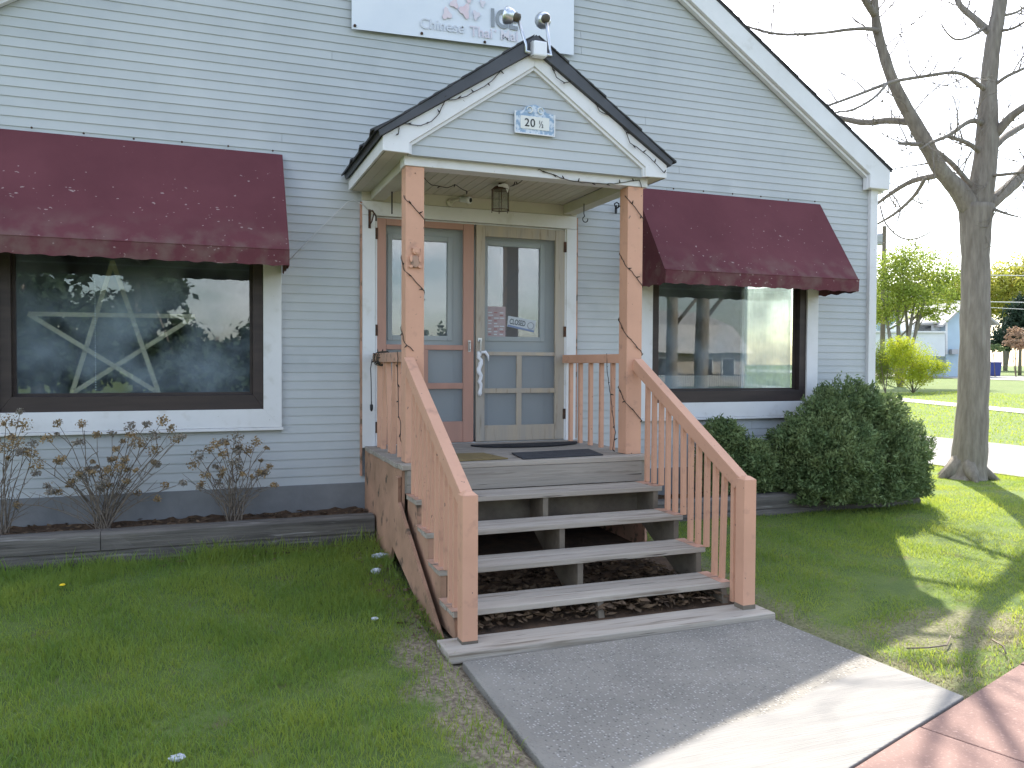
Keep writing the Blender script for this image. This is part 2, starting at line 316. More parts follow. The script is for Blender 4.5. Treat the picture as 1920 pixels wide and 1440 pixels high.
def awning_mat():
    m = mat('burgundy_canvas', lin(.105, .033, .040), lin(.130, .042, .050), scale=1.6, rough=.8, bump=.15, bscale=300, spec=.15)
    n = m.node_tree.nodes; l = m.node_tree.links; bs = n['Principled BSDF']; src = bs.inputs['Base Color'].links[0].from_socket
    geo = n.new('ShaderNodeNewGeometry')
    # pale lichen specks, more of them in the middle band, and grey mildew along the hem
    mpp = n.new('ShaderNodeMapping'); mpp.inputs['Scale'].default_value = (1, 1, 1.5); l.new(geo.outputs['Position'], mpp.inputs[0])
    sep = n.new('ShaderNodeSeparateXYZ'); l.new(geo.outputs['Position'], sep.inputs[0])
    def math_(op, a, b):
        q = n.new('ShaderNodeMath'); q.operation = op
        for i, k in enumerate((a, b)):
            if isinstance(k, (int, float)): q.inputs[i].default_value = k
            else: l.new(k, q.inputs[i])
        return q.outputs[0]
    ns = n.new('ShaderNodeTexNoise'); ns.inputs['Scale'].default_value = 26; ns.inputs['Detail'].default_value = 1.5; l.new(mpp.outputs[0], ns.inputs['Vector'])
    nm = n.new('ShaderNodeTexNoise'); nm.inputs['Scale'].default_value = 1.8; nm.inputs['Detail'].default_value = 3; l.new(geo.outputs['Position'], nm.inputs['Vector'])
    zm = n.new('ShaderNodeMapRange'); zm.inputs[1].default_value = 3.25; zm.inputs[2].default_value = 2.85; l.new(sep.outputs['Z'], zm.inputs[0])
    th = math_('SUBTRACT', math_('SUBTRACT', .825, math_('MULTIPLY', nm.outputs[0], .12)), math_('MULTIPLY', zm.outputs[0], .055))
    dd = math_('SUBTRACT', ns.outputs[0], th)
    fr_ = n.new('ShaderNodeMapRange'); fr_.inputs[1].default_value = 0; fr_.inputs[2].default_value = .02; l.new(dd, fr_.inputs[0]); f = fr_.outputs[0]
    x = n.new('ShaderNodeMixRGB'); l.new(math_('MULTIPLY', f, .55), x.inputs[0]); l.new(src, x.inputs[1]); x.inputs[2].default_value = lin(.42, .33, .31)
    zr = n.new('ShaderNodeMapRange'); zr.inputs[1].default_value = 2.78; zr.inputs[2].default_value = 2.50; l.new(sep.outputs['Z'], zr.inputs[0])
    n3 = n.new('ShaderNodeTexNoise'); n3.inputs['Scale'].default_value = 7; n3.inputs['Detail'].default_value = 6; l.new(geo.outputs['Position'], n3.inputs['Vector'])
    r3 = n.new('ShaderNodeMapRange'); r3.inputs[1].default_value = .42; r3.inputs[2].default_value = .68; l.new(n3.outputs[0], r3.inputs[0])
    y = n.new('ShaderNodeMixRGB'); l.new(math_('MULTIPLY', math_('MULTIPLY', zr.outputs[0], r3.outputs[0]), .6), y.inputs[0]); l.new(x.outputs[0], y.inputs[1]); y.inputs[2].default_value = lin(.17, .12, .10)
    l.new(y.outputs[0], bs.inputs['Base Color']); return m
M_awning = awning_mat()

def walk_mat():
    m = bpy.data.materials.new('walk_concrete'); m.use_nodes = True; n = m.node_tree.nodes; l = m.node_tree.links; bs = n['Principled BSDF']; bs.inputs['Roughness'].default_value = .9; bs.inputs['Specular IOR Level'].default_value = .2
    geo = n.new('ShaderNodeNewGeometry'); sep = n.new('ShaderNodeSeparateXYZ'); l.new(geo.outputs['Position'], sep.inputs[0])
    def noise(sc, det=4, st=(1, 1, 1), rot=0):
        mpp = n.new('ShaderNodeMapping'); mpp.inputs['Scale'].default_value = st; mpp.inputs['Rotation'].default_value = (0, 0, rot); l.new(geo.outputs['Position'], mpp.inputs[0])
        o = n.new('ShaderNodeTexNoise'); o.inputs['Scale'].default_value = sc; o.inputs['Detail'].default_value = det; l.new(mpp.outputs[0], o.inputs['Vector']); return o.outputs[0]
    def rng(s, a, b, c=0, d=1):
        r = n.new('ShaderNodeMapRange'); r.inputs[1].default_value = a; r.inputs[2].default_value = b; r.inputs[3].default_value = c; r.inputs[4].default_value = d; l.new(s, r.inputs[0]); return r.outputs[0]
    def mth(op, a, b):
        q = n.new('ShaderNodeMath'); q.operation = op
        for i, k in enumerate((a, b)):
            if isinstance(k, (int, float)): q.inputs[i].default_value = k
            else: l.new(k, q.inputs[i])
        return q.outputs[0]
    def mix(f, A, B):
        x = n.new('ShaderNodeMixRGB')
        if isinstance(f, float): x.inputs[0].default_value = f
        else: l.new(f, x.inputs[0])
        for k, q in ((1, A), (2, B)):
            if isinstance(q, tuple): x.inputs[k].default_value = q
            else: l.new(q, x.inputs[k])
        return x.outputs[0]
    old = mix(rng(noise(2.2), .35, .65), lin(.245, .228, .198), lin(.195, .182, .160))
    vo = n.new('ShaderNodeTexVoronoi'); vo.inputs['Scale'].default_value = 62; l.new(geo.outputs['Position'], vo.inputs['Vector'])
    pc = n.new('ShaderNodeSeparateColor'); l.new(vo.outputs['Color'], pc.inputs[0])
    ston = mth('MULTIPLY', rng(vo.outputs['Distance'], .42, .25), mth('GREATER_THAN', pc.outputs[0], .62))
    marg = rng(mth('SUBTRACT', sep.outputs['X'], mth('ADD', mth('MULTIPLY', sep.outputs['Y'], .0292), 1.4136)), .062, .072)
    old = mix(mth('MULTIPLY', mth('MULTIPLY', ston, marg), .8), old, lin(.40, .38, .355))
    dk = mth('MULTIPLY', rng(vo.outputs['Distance'], .42, .25), mth('LESS_THAN', pc.outputs[0], .18))
    old = mix(mth('MULTIPLY', mth('MULTIPLY', dk, marg), .7), old, lin(.10, .095, .09))
    new = mix(rng(noise(3, 5, (1, 6, 1), R_(-17)), .3, .7), lin(.245, .235, .22), lin(.205, .198, .187))
    # the newer brushed strip lies beyond a wavering line towards the pavement
    ln = mth('ADD', mth('ADD', sep.outputs['Y'], mth('MULTIPLY', sep.outputs['X'], -.305)), mth('MULTIPLY', rng(noise(1.1, 3), .3, .7, -1, 1), .06))
    f = rng(ln, -4.895, -4.93)
    l.new(mix(f, old, new), bs.inputs['Base Color'])
    bp = n.new('ShaderNodeBump'); bp.inputs['Strength'].default_value = .7; bp.inputs['Distance'].default_value = .006
    hh = mth('ADD', mth('MULTIPLY', mth('SUBTRACT', 1.0, f), mth('ADD', rng(vo.outputs['Distance'], .5, .1), noise(40))), mth('MULTIPLY', f, mth('MULTIPLY', noise(9, 4, (.5, 16, 1), R_(-17)), 1.0)))
    l.new(hh, bp.inputs['Height']); l.new(bp.outputs[0], bs.inputs['Normal']); return m
M_walk = walk_mat()

def lawn_mat():
    m = M_lawn; n = m.node_tree.nodes; l = m.node_tree.links; bs = n['Principled BSDF']; src = bs.inputs['Base Color'].links[0].from_socket
    geo = n.new('ShaderNodeNewGeometry'); sep = n.new('ShaderNodeSeparateXYZ'); l.new(geo.outputs['Position'], sep.inputs[0])
    def mth(op, a, b):
        q = n.new('ShaderNodeMath'); q.operation = op
        for i, k in enumerate((a, b)):
            if isinstance(k, (int, float)): q.inputs[i].default_value = k
            else: l.new(k, q.inputs[i])
        return q.outputs[0]
    def rng(s_, a, b):
        r = n.new('ShaderNodeMapRange'); r.inputs[1].default_value = a; r.inputs[2].default_value = b; l.new(s_, r.inputs[0]); return r.outputs[0]
    no = n.new('ShaderNodeTexNoise'); no.inputs['Scale'].default_value = 5; no.inputs['Detail'].default_value = 6; l.new(geo.outputs['Position'], no.inputs['Vector'])
    w = mth('MULTIPLY', mth('SUBTRACT', no.outputs[0], .5), .55)
    X_, Y_ = sep.outputs['X'], sep.outputs['Y']
    left = mth('MULTIPLY', mth('MULTIPLY', rng(mth('ADD', X_, w), .93, 1.08), rng(X_, 2.0, 1.5)), rng(mth('ADD', Y_, w), -2.5, -2.8))
    skirt = mth('MULTIPLY', mth('MULTIPLY', rng(mth('ADD', X_, w), 1.05, 1.22), rng(X_, 2.0, 1.5)), 1.0)
    dx = mth('DIVIDE', mth('SUBTRACT', X_, 4.40), .75); dy = mth('DIVIDE', mth('SUBTRACT', Y_, -3.50), .36)
    pat = rng(mth('ADD', mth('ADD', mth('MULTIPLY', dx, dx), mth('MULTIPLY', dy, dy)), mth('MULTIPLY', w, 3.0)), 1.1, .6)
    edge = mth('MULTIPLY', rng(mth('ADD', X_, w), 3.80, 3.60), rng(X_, 3.3, 3.4))
    f = mth('MINIMUM', mth('ADD', mth('ADD', left, mth('MULTIPLY', skirt, .8)), mth('ADD', mth('MULTIPLY', pat, .6), mth('MULTIPLY', edge, .5))), 1.0)
    n2 = n.new('ShaderNodeTexNoise'); n2.inputs['Scale'].default_value = 45; n2.inputs['Detail'].default_value = 5; l.new(geo.outputs['Position'], n2.inputs['Vector'])
    dc_ = n.new('ShaderNodeMixRGB'); l.new(rng(n2.outputs[0], .35, .65), dc_.inputs[0]); dc_.inputs[1].default_value = lin(.11, .085, .06); dc_.inputs[2].default_value = lin(.27, .225, .16)
    x = n.new('ShaderNodeMixRGB'); l.new(f, x.inputs[0]); l.new(src, x.inputs[1]); l.new(dc_.outputs[0], x.inputs[2]); l.new(x.outputs[0], bs.inputs['Base Color'])
lawn_mat()
# ------------------------------------------------------------------ ground, paths, road
SW0 = np.array([2.451, -4.695]); SWD = np.array([1.804, .616]); SWD = SWD / np.linalg.norm(SWD); SWN = np.array([SWD[1], -SWD[0]])   # pavement edge, its direction, and towards the street
def sw(a, b): return SW0 + SWD * a + SWN * b
xs = np.unique(np.concatenate([np.arange(-14, 20, .35), [1.02, 1.25, 1.30, 1.34, 3.40, 3.50, 3.56, 3.62], np.linspace(20, 120, 40), np.geomspace(120, 900, 10), -np.geomspace(14, 900, 22)]))
ys = np.unique(np.concatenate([np.arange(-12, 12, .35), np.geomspace(12, 900, 30), -np.geomspace(12, 900, 26)]))
X, Y = np.meshgrid(xs, ys); Z = ground_z(X, Y)
near = (np.abs(X) < 14) & (Y > -11) & (Y < 11)
Z = Z + near * .012 * np.sin(X * 2.1 + np.sin(Y * 1.7) * 1.3) * np.cos(Y * 1.9 + .5 * X)
def s_of(X, Y): return (X - SW0[0]) * SWN[0] + (Y - SW0[1]) * SWN[1]
Z = np.where(s_of(X, Y) > -.4, np.minimum(Z, -.03), Z)
Z = np.where((X > 1.28) & (X < 3.55) & (Y < -1.0), np.minimum(Z, -.04), Z)
g = MB(); nx, ny = len(xs), len(ys)
g.v = list(map(tuple, np.stack([X, Y, Z], -1).reshape(-1, 3)))
g.f = [(j * nx + i, j * nx + i + 1, (j + 1) * nx + i + 1, (j + 1) * nx + i) for j in range(ny - 1) for i in range(nx - 1)]
tag(g.build('ground', M_lawn, None, (0, 0, 0), smooth=True), kind='structure')

def sheet(name, pts, z, th, m, dz=None):
    b = MB(); q = [(p[0], p[1], (z if dz is None else float(ground_z(p[0], p[1])) + dz)) for p in pts]
    b.prism(q, (0, 0, -th)); o = b.build(name, m, bevel=.006 if th > .03 else 0); tag(o, kind='structure'); return o
WL = [(1.325, -3.035), (3.42, -3.0), (3.51, -4.326), (1.265, -5.092)]
sheet('walkway', WL[::-1], 0.0, .12, M_walk)
pav = thing('pavement', (SW0[0], SW0[1], 0), kind='structure')
off = (np.array([3.035, -4.527]) - SW0) @ SWD
for k in range(-8, 9):
    a0 = off + k * 1.22 + .006; a1 = a0 + 1.208
    q = [sw(a0, .006), sw(a1, .006), sw(a1, 1.5), sw(a0, 1.5)]; dz = random.uniform(-.004, .004)
    MB().prism([(p[0], p[1], dz) for p in q][::-1], (0, 0, -.09)).build('paving_slab', M_red, pav, bevel=.006)
sheet('kerb', [sw(-14, 2.3), sw(16, 2.3), sw(16, 2.45), sw(-14, 2.45)][::-1], -.01, .16, M_curb)
sheet('road', [sw(-120, 2.45), sw(160, 2.45), sw(160, 9.5), sw(-120, 9.5)][::-1], -.02, .004, M_asphalt)
sheet('far_kerb', [sw(-60, 9.5), sw(60, 9.5), sw(60, 9.65), sw(-60, 9.65)][::-1], -.005, .16, M_curb)

def strip(name, cl, wd, m, dz=.012, kind='structure'):
    """a ribbon that follows the ground along a centre line"""
    b = MB(); n = len(cl); L = []
    for i in range(n):
        p = np.array(cl[i]); d = np.array(cl[min(i + 1, n - 1)]) - np.array(cl[max(i - 1, 0)]); d = d / np.linalg.norm(d); nn = np.array([-d[1], d[0]]) * wd / 2
        w1 = p + nn; w2 = p - nn; L += [(w1[0], w1[1], float(ground_z(*w1)) + dz), (w2[0], w2[1], float(ground_z(*w2)) + dz)]
    b.add(L, [(2 * i, 2 * i + 1, 2 * i + 3, 2 * i + 2) for i in range(n - 1)]); o = b.build(name, m); tag(o, kind=kind); return o
strip('driveway', [(12.3, y) for y in np.linspace(-3.5, 40, 60)], 4.0, M_drive, dz=.014)
pA, pB = on_ground(1650, 746), on_ground(1920, 772); dAB = (pB - pA)[:2] / np.linalg.norm((pB - pA)[:2])
strip('footpath', [pA[:2] + dAB * t for t in np.linspace(-30, 25, 50)], 1.3, M_path, dz=.02)
qA, qB = on_ground(1700, 702), on_ground(1920, 705)
dQ = np.array([dAB[0] * .3 + (qB - qA)[0], dAB[1] * .3 + (qB - qA)[1]]); dQ = (qB - qA)[:2] / np.linalg.norm((qB - qA)[:2])
strip('back_street', [qA[:2] + dQ * t for t in np.linspace(-60, 90, 50)], 9.0, M_path, dz=.03)

# ------------------------------------------------------------------ house
XM = 2.38; WX0, WX1 = -2.44, 7.20; ZSB = 0.559; EXP = 0.0758
def rake_z(x): return 3.829 + (7.303 - 2.38 - abs(x - XM)) * .653       # top edge of the sloping roof verge
house = thing('house', (XM, 0, 0), 'grey gable-fronted building with lap siding and two picture windows', 'building')
WIN = [(-1.611, .635), (4.125, 6.371)]; WZ0, WZ1 = 1.075, 2.80
DX0, DX1, DZ0, DZ1 = 1.327, 3.415, .80, 3.061
# wall core with openings
core = MB()
YC0, YC1 = .022, .15
def cbox(x0, x1, z0, z1): core.box(x0, x1, YC0, YC1, z0, z1)
WI = [(-1.46, .485), (4.28, 6.215)]; WIZ0, WIZ1 = 1.23, 2.62; DI = (1.46, 3.30, .80, 2.93)
zc = 3.55
cbox(WX0 + .01, WI[0][0], ZSB - .5, zc); cbox(WI[0][1], DI[0], ZSB - .5, zc); cbox(DI[1], WI[1][0], ZSB - .5, zc); cbox(WI[1][1], WX1 - .01, ZSB - .5, zc)
for a, b in WI: cbox(a, b, ZSB - .5, WIZ0); cbox(a, b, WIZ1, zc)
cbox(DI[0], DI[1], ZSB - .5, DI[2]); cbox(DI[0], DI[1], DI[3], zc)
core.prism([(WX0 + .01, YC0, zc), (WX1 - .01, YC0, zc), (XM, YC0, rake_z(XM) - .14)], (0, YC1 - YC0, 0))
wall = core.build('front_wall', M_siding, house)
# lap siding, one board per course and stretch
def board(parent, xl0, xr0, xl1, xr1, z0, z1, y, m=None):
    b = MB(); t0, t1 = .0115, .004
    b.hexa([(xl0, y - t0, z0), (xr0, y - t0, z0), (xr0, y, z0), (xl0, y, z0), (xl1, y - t1, z1), (xr1, y - t1, z1), (xr1, y, z1), (xl1, y, z1)])
    return b.build('siding_board', m or M_siding, parent)
def inner_lim(z):      # half width of the gable field at height z
    return min(4.76, (3.77 - z) / .653 + (7.016 - XM) + .02)
n = 0; z = ZSB; seams = random.Random(3)
while True:
    z0, z1 = z, z + EXP
    h0, h1 = inner_lim(z0), inner_lim(z1)
    if h1 < .08: break
    spans = [(XM - h0, XM + h0)]
    holes = [(a, b) for a, b in WIN if z1 > WZ0 + .003 and z0 < WZ1 - .003]
    if z1 > DZ0 and z0 < DZ1 - .003: holes.append((DX0 - .016, DX1 + .016))
    for a, b in sorted(holes):
        s0 = spans.pop(); spans += [(s0[0], a), (b, s0[1])]
    zs0 = z0
    for i, (a, b) in enumerate(spans):
        cuts = [a]
        if b - a > 2.6 and seams.random() < .75: cuts.append(a + seams.uniform(.25, .75) * (b - a))
        cuts.append(b)
        for j in range(len(cuts) - 1):
            p, q = cuts[j], cuts[j + 1] - (.003 if j < len(cuts) - 2 else 0)
            pt = p + (h0 - h1 if abs(p - (XM - h0)) < 1e-6 else 0); qt = q - (h0 - h1 if abs(q - (XM + h0)) < 1e-6 else 0)
            board(wall, p, q, pt, qt, z0, z1 + .002, YC0 - .002)
    z += EXP; n += 1
# starter strip, foundation
MB().box(WX0, WX1, -.012, .16, ZSB - .5, ZSB - .0).box(WX0, WX1, -.002, 8.9, -.3, ZSB - .02).build('foundation', M_found, house)
# corner boards
for s in (1, -1):
    x1 = XM + s * (7.2 - XM); x0 = x1 - s * .105
    MB().box(min(x0, x1), max(x0, x1), -.03, .03, ZSB, 3.66).build('corner_board', M_white, house, bevel=.003)
# verge boards with a stepped inner strip and boxed return
for s in (1, -1):
    def px(x): return XM + s * (x - XM)
    P = [(7.303, 3.829), (XM, rake_z(XM)), (XM, rake_z(XM) - .255), (7.016, 3.77), (7.010, 3.62), (7.303, 3.62)]
    dx_ = 0 if s == 1 else -.07
    vb = MB().prism([(px(x) + dx_, -.10, zz) for x, zz in P], (0, .10, 0)).build('verge_board', M_white, house, bevel=.004)
    P2 = [(7.016, 3.765), (XM, rake_z(XM) - .26), (XM, rake_z(XM) - .295), (7.003, 3.742), (7.000, 3.61), (7.022, 3.61)]
    MB().prism([(px(x) + dx_, -.06, zz) for x, zz in P2], (0, .055, 0)).build('frieze_strip', M_white, vb)
    # roof slope
    rf = MB().prism([(px(7.325), -.105, 3.829 - .022 * .653 + .002), (px(7.325), -.105, 3.829 + .022 - .022 * .653), (XM, -.105, rake_z(XM) + .022), (XM, -.105, rake_z(XM) + .002)], (0, 9.36, 0)).build('roof_slope', M_roof, house)
    sh = MB(); r_ = random.Random(5 + s)
    L = math.hypot(7.325 - XM, (7.325 - XM) * .653); ux, uz = -(7.325 - XM) / L, (7.325 - XM) * .653 / L
    k = 0
    while k * .145 < L - .1:
        d0, d1 = k * .145, k * .145 + .16; yy = -.112 - r_.uniform(0, .010)
        zb = 3.829 + .022 - .022 * .653
        p0 = (7.325 + ux * d0, zb + uz * d0 + .002); p1 = (7.325 + ux * d1, zb + uz * d1 + .002)
        sh.prism([(px(p0[0]), yy, p0[1]), (px(p0[0]), yy, p0[1] + .010), (px(p1[0]), yy, p1[1] + .004), (px(p1[0]), yy, p1[1])], (0, 9.40, 0)); k += 1
    so_ = sh.build('shingle_courses', M_roof, rf); so_['kind'] = 'stuff'
# side and back walls, eaves box
MB().box(7.18, 7.20, .16, .35, ZSB, 3.75).box(7.18, 7.20, 2.35, 9, ZSB, 3.75).box(7.18, 7.20, .35, 2.35, ZSB, 1.2).box(7.18, 7.20, .35, 2.35, 2.9, 3.75).box(-2.44, -2.42, .16, 9, ZSB, 3.75).build('side_wall', M_siding, house)
MB().prism([(WX0 + .02, 8.98, .2), (WX1 - .02, 8.98, .2), (WX1 - .02, 8.98, 3.75), (XM, 8.98, rake_z(XM) - .1), (WX0 + .02, 8.98, 3.75)], (0, .02, 0)).build('back_wall', M_siding, house)
for s in (1, -1):
    MB().box(*sorted((XM + s * 4.80, XM + s * 4.93)), .0, 9.2, 3.60, 3.75).build('eave_box', M_white, house)
# the dim room behind the windows
rm = MB(); rx0, rx1, ry0, ry1, rz0, rz1 = -2.3, 7.1, .16, 5.0, .80, 3.3
for f in ([(rx0, ry1, rz0), (rx1, ry1, rz0), (rx1, ry1, rz1), (rx0, ry1, rz1)], [(rx0, ry0, rz0), (rx0, ry1, rz0), (rx0, ry1, rz1), (rx0, ry0, rz1)],
          [(rx1, 2.35, rz0), (rx1, ry1, rz0), (rx1, ry1, rz1), (rx1, 2.35, rz1)], [(rx0, ry0, rz1), (rx1, ry0, rz1), (rx1, ry1, rz1), (rx0, ry1, rz1)]):
    rm.add(f, [(0, 1, 2, 3)])
rm.build('inner_walls', M_room, house)
MB().box(rx0, rx1, ry0, ry1, rz0 - .05, rz0).build('inner_floor', M_floor_in, house)
MB().box(1.30, 1.36, .16, 2.2, rz0, rz1).box(3.40, 3.46, .16, 2.2, rz0, rz1).box(1.36, 3.40, 2.1, 2.16, rz0, rz1).build('lobby_wall', M_room, house)

# picture windows
for k, (a, b) in enumerate(WIN):
    fr = MB(); i0, i1 = a + .145, b - .145; g0, g1 = i0 + .088, i1 - .088; zb, zt = 1.228, 2.66; gz0, gz1 = 1.352, 2.56; yf, yb = -.012, .11
    # four mitred members with a stepped recess towards the glass
    def member(p):  # p: outer a, outer b, inner b, inner a in xz
        fr.hexa([(p[0][0], yf, p[0][1]), (p[1][0], yf, p[1][1]), (p[2][0], yf, p[2][1]), (p[3][0], yf, p[3][1]), (p[0][0], yb, p[0][1]), (p[1][0], yb, p[1][1]), (p[2][0], yb, p[2][1]), (p[3][0], yb, p[3][1])])
    O = [(i0, zb), (i1, zb), (i1, zt), (i0, zt)]; I = [(g0, gz0), (g1, gz0), (g1, gz1), (g0, gz1)]
    for e in range(4): member([O[e], O[(e + 1) % 4], I[(e + 1) % 4], I[e]])
    wf = fr.build('picture_window', M_dark, house, bevel=.003)
    st = MB(); w_ = .022
    for p in ((g0, g0 + w_, gz0, gz1), (g1 - w_, g1, gz0, gz1)): st.box(p[0], p[1], .055, .075, p[2], p[3])
    st.box(g0 + w_, g1 - w_, .055, .075, gz0, gz0 + w_); st.box(g0 + w_, g1 - w_, .055, .075, gz1 - w_, gz1)
    st.build('glazing_bead', M_dark, wf)
    MB().box(g0 + .005, g1 - .005, .083, .089, gz0 + .005, gz1 - .005).build('pane', M_glass, wf)
    O = [(a, WZ0), (b, WZ0), (b, WZ1), (a, WZ1)]; I = [(i0 + .004, zb + .002), (i1 - .004, zb + .002), (i1 - .004, zt), (i0 + .004, zt)]
    for e in range(4):
        p = [O[e], O[(e + 1) % 4], I[(e + 1) % 4], I[e]]; y0_ = -.034
        MB().hexa([(q[0], y0_, q[1]) for q in p] + [(q[0], .02, q[1]) for q in p]).build('casing_board', M_white, wf, bevel=.002)
    MB().box(a - .012, b + .012, -.045, -.006, WZ0 - .026, WZ0 - .002).build('drip_strip', M_white, wf, bevel=.003)

sw_ = MB().box(7.15, 7.205, .30, .37, 1.15, 2.95).box(7.15, 7.205, 2.33, 2.40, 1.15, 2.95).box(7.15, 7.205, .371, 2.329, 1.15, 1.22).box(7.15, 7.205, .371, 2.329, 2.88, 2.95).build('added_side_window', M_white, house)  # unseen window, added to brighten the blind from behind
MB().box(7.17, 7.176, .372, 2.328, 1.222, 2.878).build('pane', M_glass, sw_)
# door casing
dc = MB().box(DX0, DX0 + .115, -.036, .02, .87, 2.936).build('door_casing', M_white, house, bevel=.003)
MB().box(DX1 - .105, DX1, -.036, .02, .87, 2.936).build('door_casing', M_white, house, bevel=.003)
MB().box(DX0, DX1, -.037, .02, 2.938, 3.061).build('door_head', M_white, house, bevel=.003)
MB().box(DX0 - .016, DX0 - .001, -.03, .02, .62, 3.05).build('edge_strip', M_salmonw, house)
MB().box(DX1 + .001, DX1 + .016, -.03, .02, .9, 3.05).build('edge_strip', M_salmonw, house)
MB().box(DX0, DX1, -.028, .02, 3.064, 3.2).build('lintel_board', M_cream, house)
MB().box(1.445, 1.46, -.025, .12, .87, 2.935).box(3.295, 3.31, -.025, .12, .87, 2.935).box(1.461, 3.294, -.0, .12, 2.921, 2.935).box(1.46, 3.296, .0, .14, .86, .888).build('door_jamb', M_white, house)

# two screen doors, each a frame of stiles and rails with screens
def stile(b, x0, x1, z0, z1, y0=-.022, y1=.008): return b.box(x0, x1, y0, y1, z0, z1)
def screen_door(x0, x1, pan, mids, m, gz, mull, rails):
    f = MB(); d = sub('screen_door', ((x0 + x1) / 2, -.01, .893), house)
    ox0, ox1, pz0, pz1 = pan
    stile(MB(), x0, ox0, .893, 2.92).build('stile', m, d, bevel=.003); stile(MB(), ox1, x1, .893, 2.92).build('stile', m, d, bevel=.003)
    for z0, z1 in rails: MB().box(ox0 + .001, ox1 - .001, -.019, .006, z0, z1).build('rail', m, d, bevel=.003)
    MB().box(mull - .026, mull + .026, -.017, .004, rails[1][1], rails[2][0]).build('muntin', m, d, bevel=.002)
    MB().box(mull - .026, mull + .026, -.017, .004, rails[0][1], rails[1][0]).build('muntin', m, d, bevel=.002)
    MB().add([(ox0, -.004, rails[2][1]), (ox1, -.004, rails[2][1]), (ox1, -.004, pz1), (ox0, -.004, pz1)], [(0, 1, 2, 3)]).build('upper_screen', M_screen, d)
    for a, b in ((ox0, mull - .026), (mull + .026, ox1)):
        for z0, z1 in ((rails[0][1], rails[1][0]), (rails[1][1], rails[2][0])):
            MB().add([(a, -.004, z0), (b, -.004, z0), (b, -.004, z1), (a, -.004, z1)], [(0, 1, 2, 3)]).build('lower_screen', M_screenlow, d)
    return d
ld = screen_door(1.452, 2.368, (1.542, 2.266, .893, 2.862), None, M_salmond, None, 1.905, [(.893, 1.087), (1.390, 1.445), (1.750, 1.795), (2.862, 2.92)])
ld['label'] = 'salmon painted screen door leaf'
rd = screen_door(2.392, 3.296, (2.477, 3.197, .893, 2.818), None, M_tan, None, 2.827, [(.893, 1.042), (1.346, 1.392), (1.703, 1.738), (2.818, 2.92)])
rd['label'] = 'bare weathered wood screen door leaf'
for d_, hx, zs in ((ld, 1.449, (1.05, 1.92, 2.78)), (rd, 3.298, (1.14, 1.94, 2.76))):
    for zz in zs: MB().box(hx - .014, hx + .016, -.032, -.02, zz - .05, zz + .05).build('hinge', M_rust, d_)
MB().box(2.312, 2.336, -.032, -.022, 1.735, 1.84).tube([(2.324, -.034, 1.75), (2.324, -.05, 1.76), (2.324, -.05, 1.815), (2.324, -.034, 1.825)], .007, 6).build('door_handle', M_steel, ld)
MB().box(2.405, 2.445, -.034, -.022, 1.83, 1.865).tube([(2.425, -.03, 1.845), (2.425, -.06, 1.84), (2.422, -.06, 1.74), (2.425, -.03, 1.72)], .008, 6).build('door_handle', M_steel, rd)
tp = MB(); r_ = random.Random(4); pts = []
for i in range(16): pts.append((2.425 + r_.uniform(-.016, .016), -.03 - r_.uniform(0, .012), 1.74 - i * .028))
tp.tube(pts, [.012 + r_.uniform(0, .014) for _ in pts], 6)
tp.tube([(2.425, -.05, 1.73), (2.47, -.055, 1.735), (2.50, -.05, 1.70), (2.505, -.05, 1.65)], [.012, .017, .012, .005], 6); tp.build('tape_wrapping', M_plastic, rd, smooth=True)
# entry doors behind the screens
for nm, x0, x1, gx0, gx1, gz0, gz1 in (('entry_door', 1.462, 2.372, 1.618, 2.142, 1.882, 2.755), ('entry_door', 2.376, 3.292, 2.537, 3.078, 1.885, 2.748)):
    b = MB(); y0, y1 = .085, .125
    b.box(x0, gx0 - .03, y0, y1, .9, 2.92).box(gx1 + .03, x1, y0, y1, .9, 2.92).box(gx0 - .03, gx1 + .03, y0, y1, .9, gz0 - .03).box(gx0 - .03, gx1 + .03, y0, y1, gz1 + .03, 2.92)
    e = b.build(nm, M_doorgrey, house)
    MB().box(gx0 - .045, gx0, .070, .1, gz0 - .045, gz1 + .045).box(gx1, gx1 + .045, .070, .1, gz0 - .045, gz1 + .045).box(gx0 + .0005, gx1 - .0005, .071, .1, gz0 - .045, gz0).box(gx0 + .0005, gx1 - .0005, .071, .1, gz1, gz1 + .045).build('glazing_frame', M_doorgrey, e, bevel=.004)
    MB().box(gx0, gx1, .095, .10, gz0, gz1).build('pane', M_glass_d, e)
    for zz0, zz1 in ((1.0, 1.75),):
        MB().box(x0 + .16, x1 - .17, .0795, .09, zz0, zz1).build('door_panel', M_doorgrey, e, bevel=.006)

# ------------------------------------------------------------------ porch
porch = thing('porch', (XM, -.7, 0), 'small gabled entrance porch on two salmon posts over a grey deck', 'porch')
YP, YR, WPX = -1.377, -1.478, .14
PX = (1.399, 3.238)
for x in PX:
    p = MB().box(x, x + WPX, YP, YP + WPX, .889, 3.072).build('post', M_salmon, porch, bevel=.006)
# ring beam
MB().box(1.386, 3.412, YP - .012, YP + .13, 3.072, 3.165).build('beam', M_white, porch, bevel=.004)
for x in (1.40, 3.27): MB().box(x, x + .125, YP + .131, -.04, 3.072, 3.165).build('side_beam', M_cream, porch, bevel=.004)
for k in range(20):
    x0 = 1.53 + k * .0868
    MB().box(x0, x0 + .083, YP + .132, -.03, 3.163, 3.178).build('ceiling_board', M_cream, porch, bevel=.002)
PXM = 2.372
def soff(s):
    P = [(1.233, 1.398), (3.401, 3.535)][s]
    for k in range(2):
        a = P[0] + k * (P[1] - P[0]) / 2
        MB().box(a + .001, a + (P[1] - P[0]) / 2 - .001, YR + .02, -.03, 3.141, 3.152).build('soffit_board', M_cream, porch)
soff(0); soff(1)
